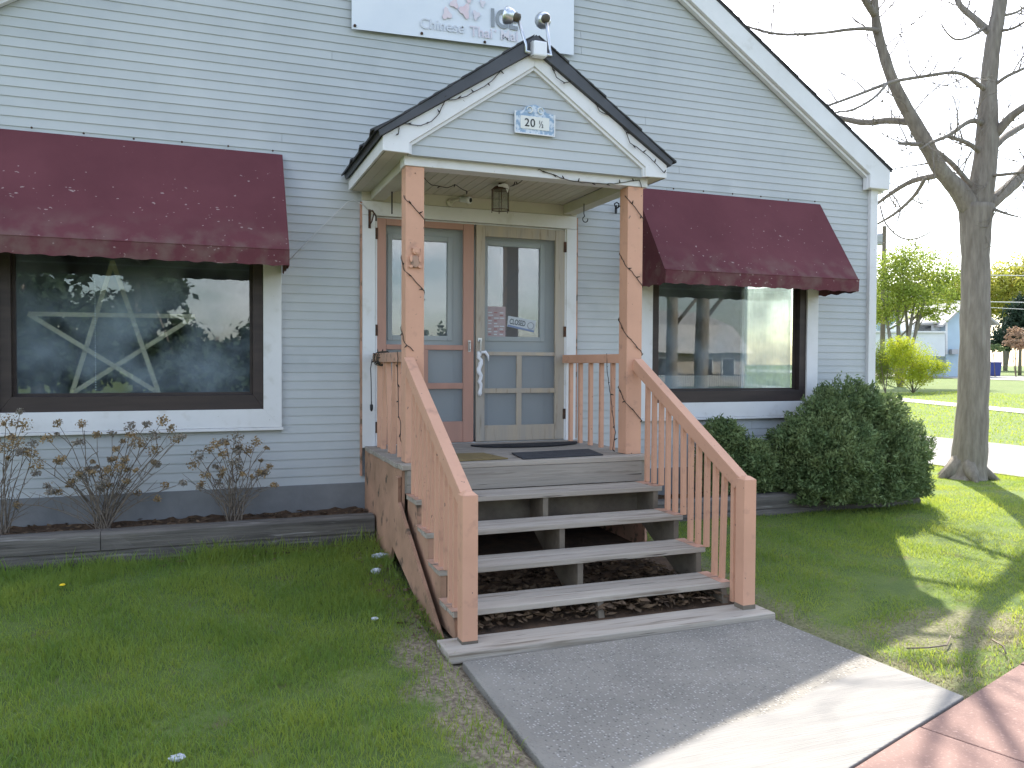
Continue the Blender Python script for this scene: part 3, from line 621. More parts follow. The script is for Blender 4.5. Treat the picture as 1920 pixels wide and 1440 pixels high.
# gable field
gz = 3.136; GB = []
def glim(z): return min(.968, (3.887 - z) / .70)
gf = MB().prism([(PXM - .97, -1.43, 3.136), (PXM + .97, -1.43, 3.136), (PXM + .97, -1.43, 3.21), (PXM, -1.43, 3.89), (PXM - .97, -1.43, 3.21)], (0, .03, 0)).build('gable_field', M_siding, porch)
z = 3.137
while z < 3.86:
    h0, h1 = glim(z), glim(min(z + EXP, 3.886))
    board(gf, PXM - h0, PXM + h0, PXM - h1, PXM + h1, z, min(z + EXP + .002, 3.886), -1.431); z += EXP
# raking fascia with a moulded inner strip
for s in (1, -1):
    def px(x): return PXM + s * (x - PXM)
    P = [(3.536, 3.141), (3.536, 3.243), (PXM, 3.99), (PXM, 3.887), (3.341, 3.214), (3.341, 3.137)]
    fa = MB().prism([(px(x), YR, zz) for x, zz in P], (0, .022, 0)).build('raking_fascia', M_white, porch, bevel=.003)
    P = [(3.341, 3.137), (3.341, 3.213), (PXM, 3.886), (PXM, 3.862), (3.322, 3.20), (3.322, 3.137)]
    MB().prism([(px(x), YR + .016, zz) for x, zz in P], (0, .028, 0)).build('moulding', M_white, fa)
    MB().box(*sorted((px(3.516), px(3.536))), YR + .023, -.02, 3.141, 3.240).build('eave_fascia', M_white, porch, bevel=.003)
    # roof deck and its dark edge
    rs = MB().prism([(px(3.56), -1.51, 3.232), (px(3.575), -1.51, 3.272), (PXM, -1.51, 4.112), (PXM, -1.51, 3.992)], (0, 1.49, 0)).build('roof_slope', M_flash, porch, bevel=.002)
    L = math.hypot(3.575 - PXM, .84); ux, uz = -(3.575 - PXM) / L, .84 / L
    for k in range(11):
        d0, d1 = k * .13 - .03, k * .13 + .145
        p0 = (3.575 + ux * d0, 3.272 + uz * d0); p1 = (3.575 + ux * min(d1, L), 3.272 + uz * min(d1, L)); yy = -1.523 + .006 * (k % 3)
        b = MB().prism([(px(p0[0]), yy, p0[1] + .004), (px(p0[0]), yy, p0[1] + .020), (px(p1[0]), yy, p1[1] + .009), (px(p1[0]), yy, p1[1] + .002)], (0, -yy - .02, 0))
        b.build('shingle_course', M_roof, rs)
    # curled shingle tabs poking past the eave
    if s == -1:
        for yy, w, q in ((-1.50, .33, .055), (-1.05, .34, .05), (-.60, .33, .045)):
            x0, z0 = px(3.575), 3.272
            b = MB(); b.hexa([(x0 - q, yy, z0 - .012), (x0 + .12, yy, z0 + .085), (x0 + .12, yy + w, z0 + .085), (x0 - q * .1, yy + w, z0 - .004), (x0 - q, yy, z0 + .002), (x0 + .12, yy, z0 + .10), (x0 + .12, yy + w, z0 + .10), (x0 - q * .1, yy + w, z0 + .010)])
            b.build('shingle_tab', M_roof, rs)
# deck boards
DK = .887
ys_ = np.linspace(-1.497, -.03, 11)
for k in range(10):
    b = MB().box(1.345 + random.uniform(-.008, .004), 3.425 + random.uniform(-.004, .008), ys_[k], ys_[k + 1] - .006, DK - .038 + random.uniform(-.002, .002), DK + random.uniform(-.002, .002))
    b.build('deck_board', M_tread if k == 0 else M_deck, porch, bevel=.005)
# deck frame and the side skirt
MB().box(1.375, 3.40, -1.47, -1.43, .68, .848).build('rim_joist', M_deck, porch)
MB().box(3.36, 3.40, -1.428, -.02, .66, .848).build('rim_joist', M_salmonw, porch)
MB().prism([(3.372, -.015, .655), (3.372, -1.46, .655), (3.372, -1.46, .05), (3.372, -.015, .05)], (.02, 0, 0)).build('skirt_panel', M_salmonw, porch)  # unseen right skirt, added to darken the space under the deck
MB().box(1.40, 3.36, -.10, -.06, .05, .84).build('back_board', M_stringer, porch)
sk = MB().prism([(1.352, -.015, .848), (1.352, -1.46, .848), (1.352, -1.46, .55), (1.352, -1.18, .30), (1.352, -1.05, .05), (1.352, -.015, .05)], (.022, 0, 0)).build('skirt_panel', M_skirt, porch)
MB().prism([(1.346, -1.462, .80), (1.346, -1.462, .62), (1.346, -2.62, -.02), (1.346, -2.30, -.02), (1.346, -1.20, .28), (1.346, -1.15, .52), (1.346, -1.38, .80)], (-.024, -.012, -.004)).build('loose_skirt_board', M_skirt, porch)
# deck side rails
def baluster(parent, p0, p1, w=.036, m=None): return MB().bar(p0, p1, w, w, up=(0, 1, 0)).build('baluster', m or M_salmon, parent, bevel=.003)
for s, x in ((0, 1.455), (1, 3.30)):
    zt = 1.712
    MB().box(x - .042, x + .042, YP + .145 if s else YP + .145, -.06, zt - .078, zt).build('side_rail', M_salmonw if s == 0 else M_salmon, porch, bevel=.004)
    off5 = [(0, 0)] * 6 if s else [(.0, .0), (.05, -.06), (-.05, .06), (.075, -.01), (.0, .09), (0, 0)]
    for k in range(5 if s else 5):
        yb = -.17 - k * (.213 if s else .20); o = off5[k]
        baluster(porch, (x, yb + o[0], DK), (x, yb + o[1], zt - .078), .036 if s else .042, M_salmon)

# ------------------------------------------------------------------ front staircase
stair = thing('staircase', (XM, -2.2, 0), 'wooden front steps with grey treads between two salmon balustrades', 'staircase')
Y1, RUN, Z1, RISE = -2.687, .296, .164, .174
SX0, SX1 = 1.375, 3.325
for i in range(4):
    y0 = Y1 + i * RUN; zt = Z1 + i * RISE
    for j in range(2):
        ya = y0 + j * .148; sag = random.uniform(-.003, .003)
        t = MB().box(SX0 + random.uniform(-.006, .006), SX1 + random.uniform(-.006, .006), ya + .002, ya + .143, zt - .038 + sag, zt + sag)
        tr = t.build('tread_plank', M_tread, stair, bevel=.005)
        # painted ends under the balusters
        for xa, xb in ((SX0 - .007, SX0 + .085), (SX1 - .075, SX1 + .007)):
            MB().box(xa, xb, ya + .0035, ya + .1415, zt + sag + .0002, zt + sag + .0016).build('painted_end', M_salmonw, tr)
MB().box(SX0 + .01, SX1 - .01, -1.499, -1.474, Z1 + 3 * RISE + .002, DK - .040).build('riser_board', M_deck, stair)
MB().box(SX0 + .05, SX1 - .05, -1.50 - .03, -1.474 - .03, .46, .645).build('riser_board', M_stringer, stair)
MB().box(1.262, 3.45, -2.99, -2.735, -.03, .030).build('bottom_board', M_tread, stair, bevel=.007)
# stringers with a sawtooth profile
for x in (1.385, 2.33, 3.255):
    P = [(-2.70, .0)]
    for i in range(4):
        y0 = Y1 + i * RUN + .012; zt = Z1 + i * RISE - .039
        P += [(y0, zt - (RISE if i else .13)), (y0, zt)] if i else [(y0, zt)]
    P += [(-1.51, Z1 + 3 * RISE - .039), (-1.51, .42), (-2.30, .0)]
    MB().prism([(x, a, b) for a, b in P], (.04, 0, 0)).build('stringer', M_skirt if x < 1.5 else M_stringer, stair)
# newels, handrails, balusters
for s, xn in ((0, 1.375), (1, 3.287)):
    w = .093; y0, y1 = -2.872, -2.778
    nb = MB(); h = .878
    nb.box(xn, xn + w, y0, y1, .03, h)
    nb.add([(xn, y0, h), (xn + w, y0, h), (xn + w, y1, h), (xn, y1, h), (xn + .028, y0 + .028, h + .022), (xn + w - .028, y0 + .028, h + .022), (xn + w - .028, y1 - .028, h + .022), (xn + .028, y1 - .028, h + .022)],
           [(0, 1, 5, 4), (1, 2, 6, 5), (2, 3, 7, 6), (3, 0, 4, 7), (4, 5, 6, 7)])
    nb.build('newel_post', M_salmon, stair, bevel=.004)
    MB().box(xn - .0015, xn + w + .0015, y0 - .0015, y1 + .0015, .028, .047 + .012 * s).build('bare_wood_foot', M_stringer, stair)
    xc = xn + .044; A = Vector((xc if s == 0 else xc, -1.379, 1.630)); B = Vector((xc, -2.782, .848))
    MB().bar(A, B, .078, .095).build('handrail', M_salmon, stair, bevel=.005)
    def rail_under(y): t = (y - A.y) / (B.y - A.y); return A.z + (B.z - A.z) * t - .054
    ny = 12
    for k in range(ny):
        y = -1.50 - .062 - k * .1035; i = int(math.floor((y - Y1) / RUN)); zb = Z1 + max(0, min(3, i)) * RISE + .001 if y > Y1 else .036
        lean = random.uniform(-.006, .006) + (.025 if (s and k == 10) else 0)
        baluster(stair, (xc + random.uniform(-.004, .004), y + lean, zb), (xc, y, rail_under(y) + .006), .034)

# ------------------------------------------------------------------ awnings
def awning(x0, x1, label, seed):
    r = random.Random(seed); t = thing('awning', ((x0 + x1) / 2, 0, 2.4), label, 'awning', 'window awnings')
    zt, zf, zv, yf = 3.403, 2.514, 2.395, -.60
    n, m = 26, 8; b = MB(); V = []
    for j in range(m + 1):
        f = j / m
        for i in range(n + 1):
            u = i / n; sag = -.012 * math.sin(math.pi * f) * (1 + .5 * math.sin(u * 11 + seed)) * (1 if 0 < i < n else .3)
            V.append((x0 + (x1 - x0) * u, -.012 + (yf + .012) * f + sag * -.3, zt + (zf - zt) * f + sag))
    b.add(V, [(j * (n + 1) + i, j * (n + 1) + i + 1, (j + 1) * (n + 1) + i + 1, (j + 1) * (n + 1) + i) for j in range(m) for i in range(n)])
    top = b.build('canopy', M_awning, t, smooth=True)
    MB().tube([(x0, yf - .003, zf + .004), (x1, yf - .003, zf + .004)], .007, 6).build('front_welt', M_awning, t)
    def hem(L, step=.19, amp=.016): return [-amp * (1 - abs(math.cos(math.pi * q / step)) ** 1.5) + r.uniform(-.003, .003) for q in L]
    N = 110; L = np.linspace(0, x1 - x0, N); h = hem(L, .19, .009); b = MB()
    for i in range(N - 1):
        p = [(x0 + L[i], yf - .002, zf), (x0 + L[i + 1], yf - .002, zf), (x0 + L[i + 1], yf + .004, zv + h[i + 1]), (x0 + L[i], yf + .004, zv + h[i])]; b.add(p, [(0, 1, 2, 3)])
    v = b.build('valance', M_awning, t); v.modifiers.new('cloth', 'SOLIDIFY').thickness = .004
    for xs_ in (x0, x1):
        b = MB(); b.add([(xs_, -.012, zt - .004), (xs_, yf, zf), (xs_, -.012, zf)], [(0, 1, 2)])
        N2 = 36; L = np.linspace(0, -yf - .012, N2); h = hem(L)
        for i in range(N2 - 1): b.add([(xs_, -.012 - L[i], zf), (xs_, -.012 - L[i + 1], zf), (xs_, -.012 - L[i + 1], zv + h[i + 1]), (xs_, -.012 - L[i], zv + h[i])], [(0, 1, 2, 3)])
        q = b.build('side_panel', M_awning, t); q.modifiers.new('cloth', 'SOLIDIFY').thickness = .003
    fr = MB()
    for xs_ in (x0 + .03, (x0 + x1) / 2, x1 - .03): fr.tube([(xs_, -.03, zt - .075), (xs_, yf + .035, zf - .03)], .009, 6).tube([(xs_, yf + .035, zf - .03), (xs_, -.03, zf - .03)], .009, 6)
    fr.tube([(x0 + .02, yf + .032, zf - .03), (x1 - .02, yf + .032, zf - .03)], .009, 6); fr.build('frame', M_steel, t)
    for k in range(7):
        xs_ = x0 + .08 + k * (x1 - x0 - .16) / 6
        MB().lathe((xs_, -.016, zt + .018 + r.uniform(-.006, .01)), [(.008, 0), (.009, .006), (.004, .010)], 6, (0, -1, 0)).build('screw', M_rust, t)
    return t
awning(-1.66, .648, 'burgundy canvas awning speckled with pale lichen over the left window with the star', 1)
awning(4.07, 6.392, 'burgundy canvas awning over the right window beside the porch post', 5)

# rope that ties the left awning back to the door head
def cable(name, pts, r, m, label, cat, group=None, n=6):
    o = MB().tube(pts, r, n).build(name, m, smooth=True); tag(o, label, cat, group); return o
cable('tie_rope', [(.66, -.05, 2.46), (.93, -.035, 2.76), (1.20, -.04, 3.04), (1.25, -.04, 3.055), (1.33, -.05, 3.02), (1.37, -.05, 2.98)], .004, M_wire, 'thin pale cord running from left awning up to the door head', 'cord')

# ------------------------------------------------------------------ banner above the porch
def text_mesh(name, body, size, m, parent, loc, rx=90, ry=0, sx=1, ext=.001, align='LEFT', bold=0.0, sp=1.0):
    cu = bpy.data.curves.new(name, 'FONT'); cu.body = body; cu.size = size; cu.extrude = ext; cu.align_x = align; cu.offset = bold; cu.space_character = sp
    tmp = bpy.data.objects.new('tmp', cu); COL.objects.link(tmp); dg = bpy.context.evaluated_depsgraph_get(); me = bpy.data.meshes.new_from_object(tmp.evaluated_get(dg)); bpy.data.objects.remove(tmp)
    me.materials.clear(); me.materials.append(m); o = bpy.data.objects.new(name, me); reg(o, loc, parent); o.rotation_euler = (R_(rx), R_(ry), 0); o.scale = (sx, 1, 1); return o
M_ban = mat('faded_banner_vinyl', lin(.70, .72, .77), lin(.64, .67, .73), scale=1.5, rough=.55, bump=.05, bscale=8)
M_pfade = mat('faded_pink_ink', lin(.62, .56, .62), lin(.64, .61, .66), scale=6, rough=.6)
M_gfade = mat('faded_grey_ink', lin(.585, .60, .65), lin(.60, .615, .665), scale=6, rough=.6)
M_ink = mat('grey_ink', lin(.23, .25, .28), lin(.28, .30, .33), scale=6, rough=.6)
M_pfade2 = mat('faded_rose_ink', lin(.66, .50, .54), lin(.68, .60, .64), scale=9, rough=.6)
bt = thing('banner_sign', (2.30, -.03, 4.58), 'faded white restaurant banner nailed to the siding above the porch', 'banner')
b = MB(); nX, nZ = 24, 10; V = []
for j in range(nZ + 1):
    for i in range(nX + 1):
        u, w = i / nX, j / nZ; x = 1.233 + (3.371 - 1.233) * u; z = (4.547 + .068 * u) * (1 - w) + 5.72 * w
        V.append((x, -.034 - .003 * math.sin(u * 9) * math.sin(w * 5) - .002 * math.sin(u * 23), z))
b.add(V, [(j * (nX + 1) + i, j * (nX + 1) + i + 1, (j + 1) * (nX + 1) + i + 1, (j + 1) * (nX + 1) + i) for j in range(nZ) for i in range(nX)])
o = b.build('sheet', M_ban, bt, smooth=True)
for x, z in ((1.26, 4.575), (1.86, 4.597), (2.46, 4.605)): MB().lathe((x, -.04, z), [(.014, 0), (.012, .008), (.004, .012)], 8, (0, -1, 0)).build('nail', M_rust, bt)
def ban(u, v): p = at(u, v, y=-.045); return (p[0], -.0445, p[2])
p = at(790, 50, y=-.045)
text_mesh('lettering', 'Chinese', .135, M_gfade, bt, ban(787, 52), ry=-1.8, sx=.95, ext=.0015, bold=.001)
text_mesh('lettering', '\u00b7', .135, M_gfade, bt, ban(865, 60), ry=-1.8, bold=.003, ext=.0015)
text_mesh('lettering', 'Thai', .135, M_pfade, bt, ban(881, 67), ry=-1.8, sx=.95, ext=.0015, bold=.001)
text_mesh('lettering', '\u00b7', .135, M_pfade, bt, ban(926, 67), ry=-1.8, bold=.003, ext=.0015)
text_mesh('lettering', 'Mal', .135, M_pfade, bt, ban(938, 74), ry=-1.8, sx=.95, ext=.0015, bold=.001)
text_mesh('lettering', 'ICE', .225, M_ink, bt, ban(920, 48), ry=-.9, sx=.80, ext=.0015, bold=.008, sp=1.05)
r_ = random.Random(11)
for u, v, s_ in ((838, 26, 1.0), (872, 20, 1.2), (893, 28, .8), (852, 6, .9), (880, -8, 1.1), (905, 6, .6), (830, -14, .8)):
    c = ban(u, v); P = []
    for k in range(14):
        t = 2 * math.pi * k / 14; rr = .05 * s_ * (1 + .35 * math.sin(3 * t + u)); P.append((c[0] + rr * math.cos(t) * .8, -.046, c[2] + rr * math.sin(t)))
    MB().prism(P, (0, .002, 0)).build('printed_petal', M_pfade2 if s_ > .85 else M_pfade, bt)

# ------------------------------------------------------------------ things on the porch
# house number plaque
M_blue1 = mat('plaque_blue', lin(.24, .34, .46), lin(.55, .60, .66), scale=26, contrast=(.46, .54), rough=.35)
M_plq = mat('plaque_white', lin(.66, .66, .62), rough=.35)
pq = thing('house_number_plaque', (2.38, -1.46, 3.376), 'blue and white tile number plaque reading 20 and a half', 'plaque')
P = [(2.215, 3.376), (2.545, 3.376), (2.545, 3.538), (2.475, 3.548), (2.455, 3.580), (2.42, 3.590), (2.38, 3.602), (2.34, 3.590), (2.305, 3.580), (2.285, 3.548), (2.215, 3.538)]
MB().prism([(x, -1.468, z) for x, z in P], (0, .016, 0)).build('backing', M_blue1, pq, bevel=.003)
MB().box(2.262, 2.498, -1.472, -1.466, 3.412, 3.508).build('number_field', M_plq, pq)
fb = MB().box(2.215, 2.545, -1.474, -1.467, 3.372, 3.380).box(2.213, 2.221, -1.474, -1.467, 3.381, 3.538).box(2.539, 2.547, -1.474, -1.467, 3.381, 3.538); fb.build('border', M_white, pq)
for sgn in (-1, 1):
    MB().tube([(2.38 + sgn * (.045 + .022 * math.cos(t)), -1.474, 3.556 + .022 * math.sin(t)) for t in np.linspace(0, 5.2, 12)], .004, 5).build('scroll', M_plq, pq)
text_mesh('numerals', '20', .085, M_black, pq, (2.292, -1.4735, 3.430), ext=.001, bold=.0005, sp=1.1)
text_mesh('numerals', '\u00bd', .075, M_black, pq, (2.408, -1.4735, 3.430), ext=.001, sx=.7)

# floodlight on the ridge
fl = thing('floodlight', (2.386, -1.52, 3.93), 'twin floodlight on a white box at the porch peak', 'floodlight')
MB().box(2.332, 2.440, -1.565, -1.497, 3.936, 4.05).build('junction_box', M_plastic, fl, bevel=.012)
MB().box(2.322, 2.334, -1.55, -1.505, 3.94, 4.046).build('box_gasket', M_fgrey, fl)
for bx, by, hx, hz, ax in ((2.285, -1.515, 2.20, 4.22, (-.75, .55, .28)), (2.487, -1.515, 2.447, 4.245, (.12, .96, .22))):
    tz = Vector(ax).normalized(); hd = Vector((hx, -1.50, hz))
    ar = MB().tube([(2.34 if bx < 2.4 else 2.435, -1.53, 3.965), (bx, by, 3.97), (bx - .01 * (1 if bx > 2.4 else 0), by, 4.02), tuple(hd - tz * .02)], [.014, .015, .012, .012], 8).build('arm', M_chrome, fl, smooth=True)
    h = MB().lathe(hd - tz * .045, [(.012, 0), (.030, .006), (.034, .05), (.030, .075)], 14, tz).build('lamp_holder', M_bronze, fl, smooth=True)
    MB().lathe(hd - tz * .0, [(.036, 0), (.052, .02), (.062, .055), (.064, .075), (.058, .078)], 18, tz).build('lamp_bell', M_chrome, fl, smooth=True)

# hanging lantern
lt = thing('porch_lantern', (2.38, -.70, 2.92), 'open wire porch lantern with a scrap of white paper on top', 'lantern')
c0 = (2.380, -.70); zb_, zt_ = 2.935, 3.105; Rr = .078
hx = [(c0[0] + Rr * math.cos(k * math.pi / 3 + .3), c0[1] + Rr * math.sin(k * math.pi / 3 + .3)) for k in range(6)]
fm = MB()
for k in range(6):
    fm.tube([(hx[k][0], hx[k][1], zb_ - .018), (hx[k][0], hx[k][1], zt_)], .0035, 5)
    q = hx[(k + 1) % 6]
    for zz in (zb_, zt_): fm.tube([(hx[k][0], hx[k][1], zz), (q[0], q[1], zz)], .0035, 5)
fm.build('cage', M_rust, lt)
gl_ = MB()
for k in range(6):
    q = hx[(k + 1) % 6]; gl_.add([(hx[k][0], hx[k][1], zb_), (q[0], q[1], zb_), (q[0], q[1], zt_), (hx[k][0], hx[k][1], zt_)], [(0, 1, 2, 3)])
gl_.build('glass_sides', screen_mat('smoky_lantern_glass', lin(.22, .22, .19), .45), lt)
MB().lathe((c0[0], c0[1], zt_), [(.08, 0), (.05, .028), (.02, .04), (.012, .06), (.05, .066), (.052, .072)], 12).build('cap', M_rust, lt)
MB().add([(2.335, -.755, 3.135), (2.395, -.765, 3.150), (2.425, -.76, 3.145), (2.440, -.755, 3.115), (2.425, -.76, 3.075), (2.405, -.768, 3.105), (2.38, -.77, 3.118), (2.34, -.76, 3.120)], [(0, 1, 6, 7), (1, 2, 5, 6), (2, 3, 4, 5)]).build('paper_scrap', M_plastic, lt).modifiers.new('t', 'SOLIDIFY').thickness = .002

# security camera
sc_ = thing('security_camera', (2.2, -.09, 3.09), 'cream bullet security camera on the lintel over the doors', 'camera')
MB().lathe((2.13, -.03, 3.10), [(.035, 0), (.034, .016), (.02, .022)], 14, (0, -1, 0)).build('mount', M_cream, sc_, smooth=True)
MB().tube([(2.13, -.045, 3.10), (2.17, -.075, 3.115), (2.20, -.10, 3.125)], .011, 7).build('arm', M_cream, sc_, smooth=True)
dv = Vector((.55, -.80, -.18)).normalized(); p0 = Vector((2.215, -.06, 3.135))
MB().lathe(p0, [(.018, 0), (.026, .01), (.027, .095), (.031, .1), (.031, .125), (.026, .13)], 16, dv).build('housing', M_plastic, sc_, smooth=True)
MB().lathe(p0 + dv * .1305, [(.021, 0), (.020, .002), (.008, .003)], 14, dv).build('lens', M_black, sc_)

# iron brackets and a hook
br = thing('plant_bracket', (1.389, -.05, 2.83), 'black iron plant bracket on the left door casing', 'bracket')
MB().box(1.378, 1.400, -.044, -.038, 2.82, 2.985).build('back_plate', M_rust, br)
MB().tube([(1.389, -.045, 2.97), (1.40, -.12, 2.96), (1.415, -.20, 2.90), (1.415, -.20, 2.86)], .008, 6).tube([(1.389, -.045, 2.85), (1.398, -.10, 2.87), (1.405, -.15, 2.93)], .006, 6).build('arm', M_rust, br, smooth=True)
sb = thing('scroll_bracket', (3.85, -.1, 3.17), 'small black scroll bracket on siding behind the right post', 'bracket')
MB().tube([(3.845, -.03, 3.17), (3.845, -.08, 3.175), (3.83, -.12, 3.20), (3.80, -.13, 3.21), (3.775, -.13, 3.195), (3.78, -.13, 3.175), (3.80, -.13, 3.18)], .007, 6).tube([(3.845, -.08, 3.175), (3.87, -.1, 3.2), (3.88, -.1, 3.22), (3.86, -.1, 3.225)], .006, 6).build('scroll', M_black, sb, smooth=True)
MB().box(3.835, 3.855, -.036, -.022, 3.12, 3.20).build('back_plate', M_black, sb)
cable('ceiling_hook', [(3.218, -.6, 3.07), (3.218, -.6, 2.98), (3.225, -.6, 2.955)] + [(3.232 + .026 * math.cos(t), -.6, 2.93 + .026 * math.sin(t)) for t in np.linspace(2.2, 6.6, 10)], .0045, M_black, 'black S hook hanging from right porch beam', 'hook')
cable('hanging_rod', [(1.50, -.45, 3.07), (1.50, -.45, 2.91), (1.50, -.45, 2.885)], .006, M_black, 'short black rod hanging under the left porch beam', 'rod')

# painted bear cut-out on the left post
bc_ = at(778, 483, y=YP); orn = thing('post_ornament', (bc_[0], YP, bc_[2] - .09), 'small salmon painted bear figure fixed to the left post', 'ornament')
def blob(cx, cz, rx, rz, y0, y1): return MB().prism([(bc_[0] + cx + rx * math.cos(t), y0, bc_[2] + cz + rz * math.sin(t)) for t in np.linspace(0, 2 * math.pi, 15)[:-1]], (0, y1 - y0, 0))
for nm, cx, cz, rx, rz, dp in (('body', 0, -.03, .036, .045, .020), ('head', .004, .045, .026, .026, .026), ('ear', -.016, .068, .009, .009, .022), ('ear', .024, .068, .009, .009, .022), ('muzzle', .006, .038, .011, .009, .034), ('paw', -.034, -.068, .014, .012, .026), ('paw', .034, -.068, .014, .012, .026), ('arm', -.032, -.010, .010, .026, .024), ('arm', .034, -.010, .010, .026, .024)):
    blob(cx, cz, rx, rz, YP - dp, YP - .0005).build(nm, M_salmon if nm != 'body' else M_salmonw, orn, bevel=.003)
# doormats
def matmesh(name, P, h, m, label):
    b = MB().prism([(x, y, DK + .004) for x, y in P], (0, 0, h)); o = b.build(name, m, bevel=.003); tag(o, label, 'doormat', 'doormats on the deck'); return o
matmesh('doormat', [(2.23, -.36)] + [(2.75 - .52 * math.cos(t), -.36 - .26 * math.sin(t)) for t in np.linspace(.1, math.pi - .1, 16)] + [(3.27, -.36)], .012, M_mat, 'black half-round doormat against the right screen door')
matmesh('doormat', [(2.36, -1.05), (3.10, -.97), (3.02, -1.40), (2.30, -1.46)], .009, M_mat2, 'dark grey rectangular doormat at the top of the steps')
matmesh('doormat', [(1.62, -.95), (2.14, -.98), (2.20, -1.40), (1.60, -1.44)], .010, M_mat3, 'tan doormat beside the left post')

# ------------------------------------------------------------------ string lights
def dense(P, step=.03):
    P = [Vector(p) for p in P]; out = [P[0]]
    for i in range(len(P) - 1):
        a, b = P[i], P[i + 1]; k = max(1, int((b - a).length / step))
        for j in range(1, k + 1): out.append(a.lerp(b, j / k))
    return out
def string_lights(P, label, seed, m=None, every=.10, loc=None):
    r = random.Random(seed); P = dense(P); t = thing('string_lights', tuple(P[0]), label, 'string lights', 'strings of small lights on the porch')
    Q = [p + Vector((r.uniform(-.003, .003), r.uniform(-.003, .001), r.uniform(-.003, .003))) for p in P]
    MB().tube(Q, .0032, 5).build('cord', m or M_cable, t, smooth=True)
    b = MB(); acc = 0
    for i in range(1, len(Q)):
        acc += (Q[i] - Q[i - 1]).length
        if acc > every:
            acc = r.uniform(-.02, .02); d = Vector((r.uniform(-1, 1), -r.uniform(.2, .9), r.uniform(-1, 1))).normalized()
            b.tube([Q[i], Q[i] + d * .014, Q[i] + d * .030], [.005, .0055, .002], 5)
    o = b.build('bulbs', M_cableb, t); o['kind'] = 'stuff'; return t
def z2(L, y): return [tuple(at(620 + a / 2.743, b / 2.743, y=y)) for a, b in L]
string_lights(z2([(1120, 290), (1160, 400), (1205, 425), (1250, 415), (1310, 460), (1360, 520), (1380, 570), (1470, 610), (1520, 680), (1540, 735), (1590, 770), (1640, 810), (1680, 850), (1715, 890)], YR - .013), 'dark string lights zigzagging down the right raking fascia', 1, M_cableb)
string_lights(z2([(1000, 290), (930, 310), (890, 345), (845, 400), (810, 430), (770, 455), (700, 495), (635, 515), (590, 510), (560, 580), (520, 625), (465, 645), (420, 640), (350, 630), (350, 690)], YR - .013), 'dark string lights zigzagging down the left raking fascia', 2, M_cableb)
string_lights(z2([(1600, 965), (1590, 925), (1470, 945), (1400, 945), (1290, 940), (1200, 920), (1070, 872)], YP - .02) + z2([(960, 945)], -1.2) + z2([(925, 960)], -.9), 'string lights drooping along the porch beam to the lantern', 3, M_cableb)
string_lights(z2([(435, 890)], YP - .008) + z2([(485, 920), (520, 950), (600, 965), (640, 950), (700, 985)], -1.0), 'string lights hooked at left post top and looping under ceiling', 4, M_cableb)
def helix(cx, cy, h, z0, z1, turns, ph):
    P = []
    for k in range(int(turns * 24) + 1):
        t = k / 24; a = 2 * math.pi * t + ph; c, s_ = math.cos(a), math.sin(a); q = h / max(abs(c), abs(s_))
        P.append((cx + c * q, cy + s_ * q, z0 + (z1 - z0) * t / turns))
    return P
string_lights(helix(3.308, YP + .07, .0765, 3.0, .905, 3.8, R_(200)), 'string lights wound around the right porch post', 5, M_cableb)
string_lights(helix(1.469, YP + .07, .0765, 2.86, 1.70, 2.2, R_(200)), 'string lights wound around the left porch post', 6, M_cableb)
coil = []
for k in range(70):
    t = k / 70 * 6.5 * 2 * math.pi; coil.append((1.455 + .058 * math.cos(t), -.12 - k * .0045 + .01 * math.sin(t * 1.7), 1.665 + .062 * math.sin(t)))
string_lights(coil, 'dark green light cord coiled on the end of the left deck rail', 7, M_cable)
cable('power_plug', [(1.40, -.10, 1.66), (1.385, -.11, 1.58), (1.39, -.11, 1.46), (1.392, -.11, 1.30), (1.393, -.11, 1.262), (1.393, -.11, 1.26), (1.393, -.11, 1.22), (1.393, -.11, 1.20)][::1], [.004, .004, .004, .004, .005, .014, .014, .006], M_black, 'black plug dangling on its lead beside the left door casing', 'plug')
string_lights([(1.40, -1.10, 1.72), (1.398, -1.12, 1.60), (1.402, -1.12, 1.40), (1.396, -1.14, 1.25), (1.41, -1.18, 1.16), (1.40, -1.20, 1.06), (1.42, -1.16, 1.02)], 'tail of string lights hanging down the left deck balusters', 8, M_cable)
string_lights([(3.26, -.98, 1.72), (3.252, -1.0, 1.60), (3.25, -1.06, 1.40), (3.25, -1.12, 1.2), (3.252, -1.16, 1.05), (3.25, -1.12, .90)], 'tail of string lights hanging down the right deck balusters', 9, M_cableb)

# ------------------------------------------------------------------ behind the glass
star = thing('wooden_star', (-.68, .22, 1.352), 'five-pointed star of pale wooden laths standing inside the left window', 'star')
SP = [(-.69, 2.46), (-.345, 1.365), (-1.30, 2.008), (-.06, 2.018), (-1.00, 1.365)]; SP = [SP[0], SP[1], SP[2], SP[3], SP[4]]
for k in range(5):
    a, b2 = SP[k], SP[(k + 1) % 5]; MB().bar((a[0], .20 + .012 * k, a[1]), (b2[0], .20 + .012 * k, b2[1]), 0.012, .036, up=(0, 0, 1) if abs(a[1] - b2[1]) < .3 else (1, 0, 0)).build('lath', M_stick, star)
bc = MB()
for k in range(46): bc.lathe((-.815, .16, 2.30 - k * .02), [(.003, -.004), (.006, 0), (.003, .004)], 6)
tag(bc.build('bead_chain', M_plastic), 'white blind bead chain hanging beside the star', 'chain')
MB().box(-1.5, .5, .13, .55, 1.30, 1.35).build('window_ledge', M_room, house)
MB().box(4.27, 6.22, .13, .55, 1.28, 1.325).build('window_ledge', M_room, house)
pa, pb = at(1392, 728, y=.62), at(1481, 735, y=.16)
pn = thing('window_blind', ((pa[0] + pb[0]) / 2, .4, 1.33), 'tall sheer white blind standing inside the right window', 'blind')
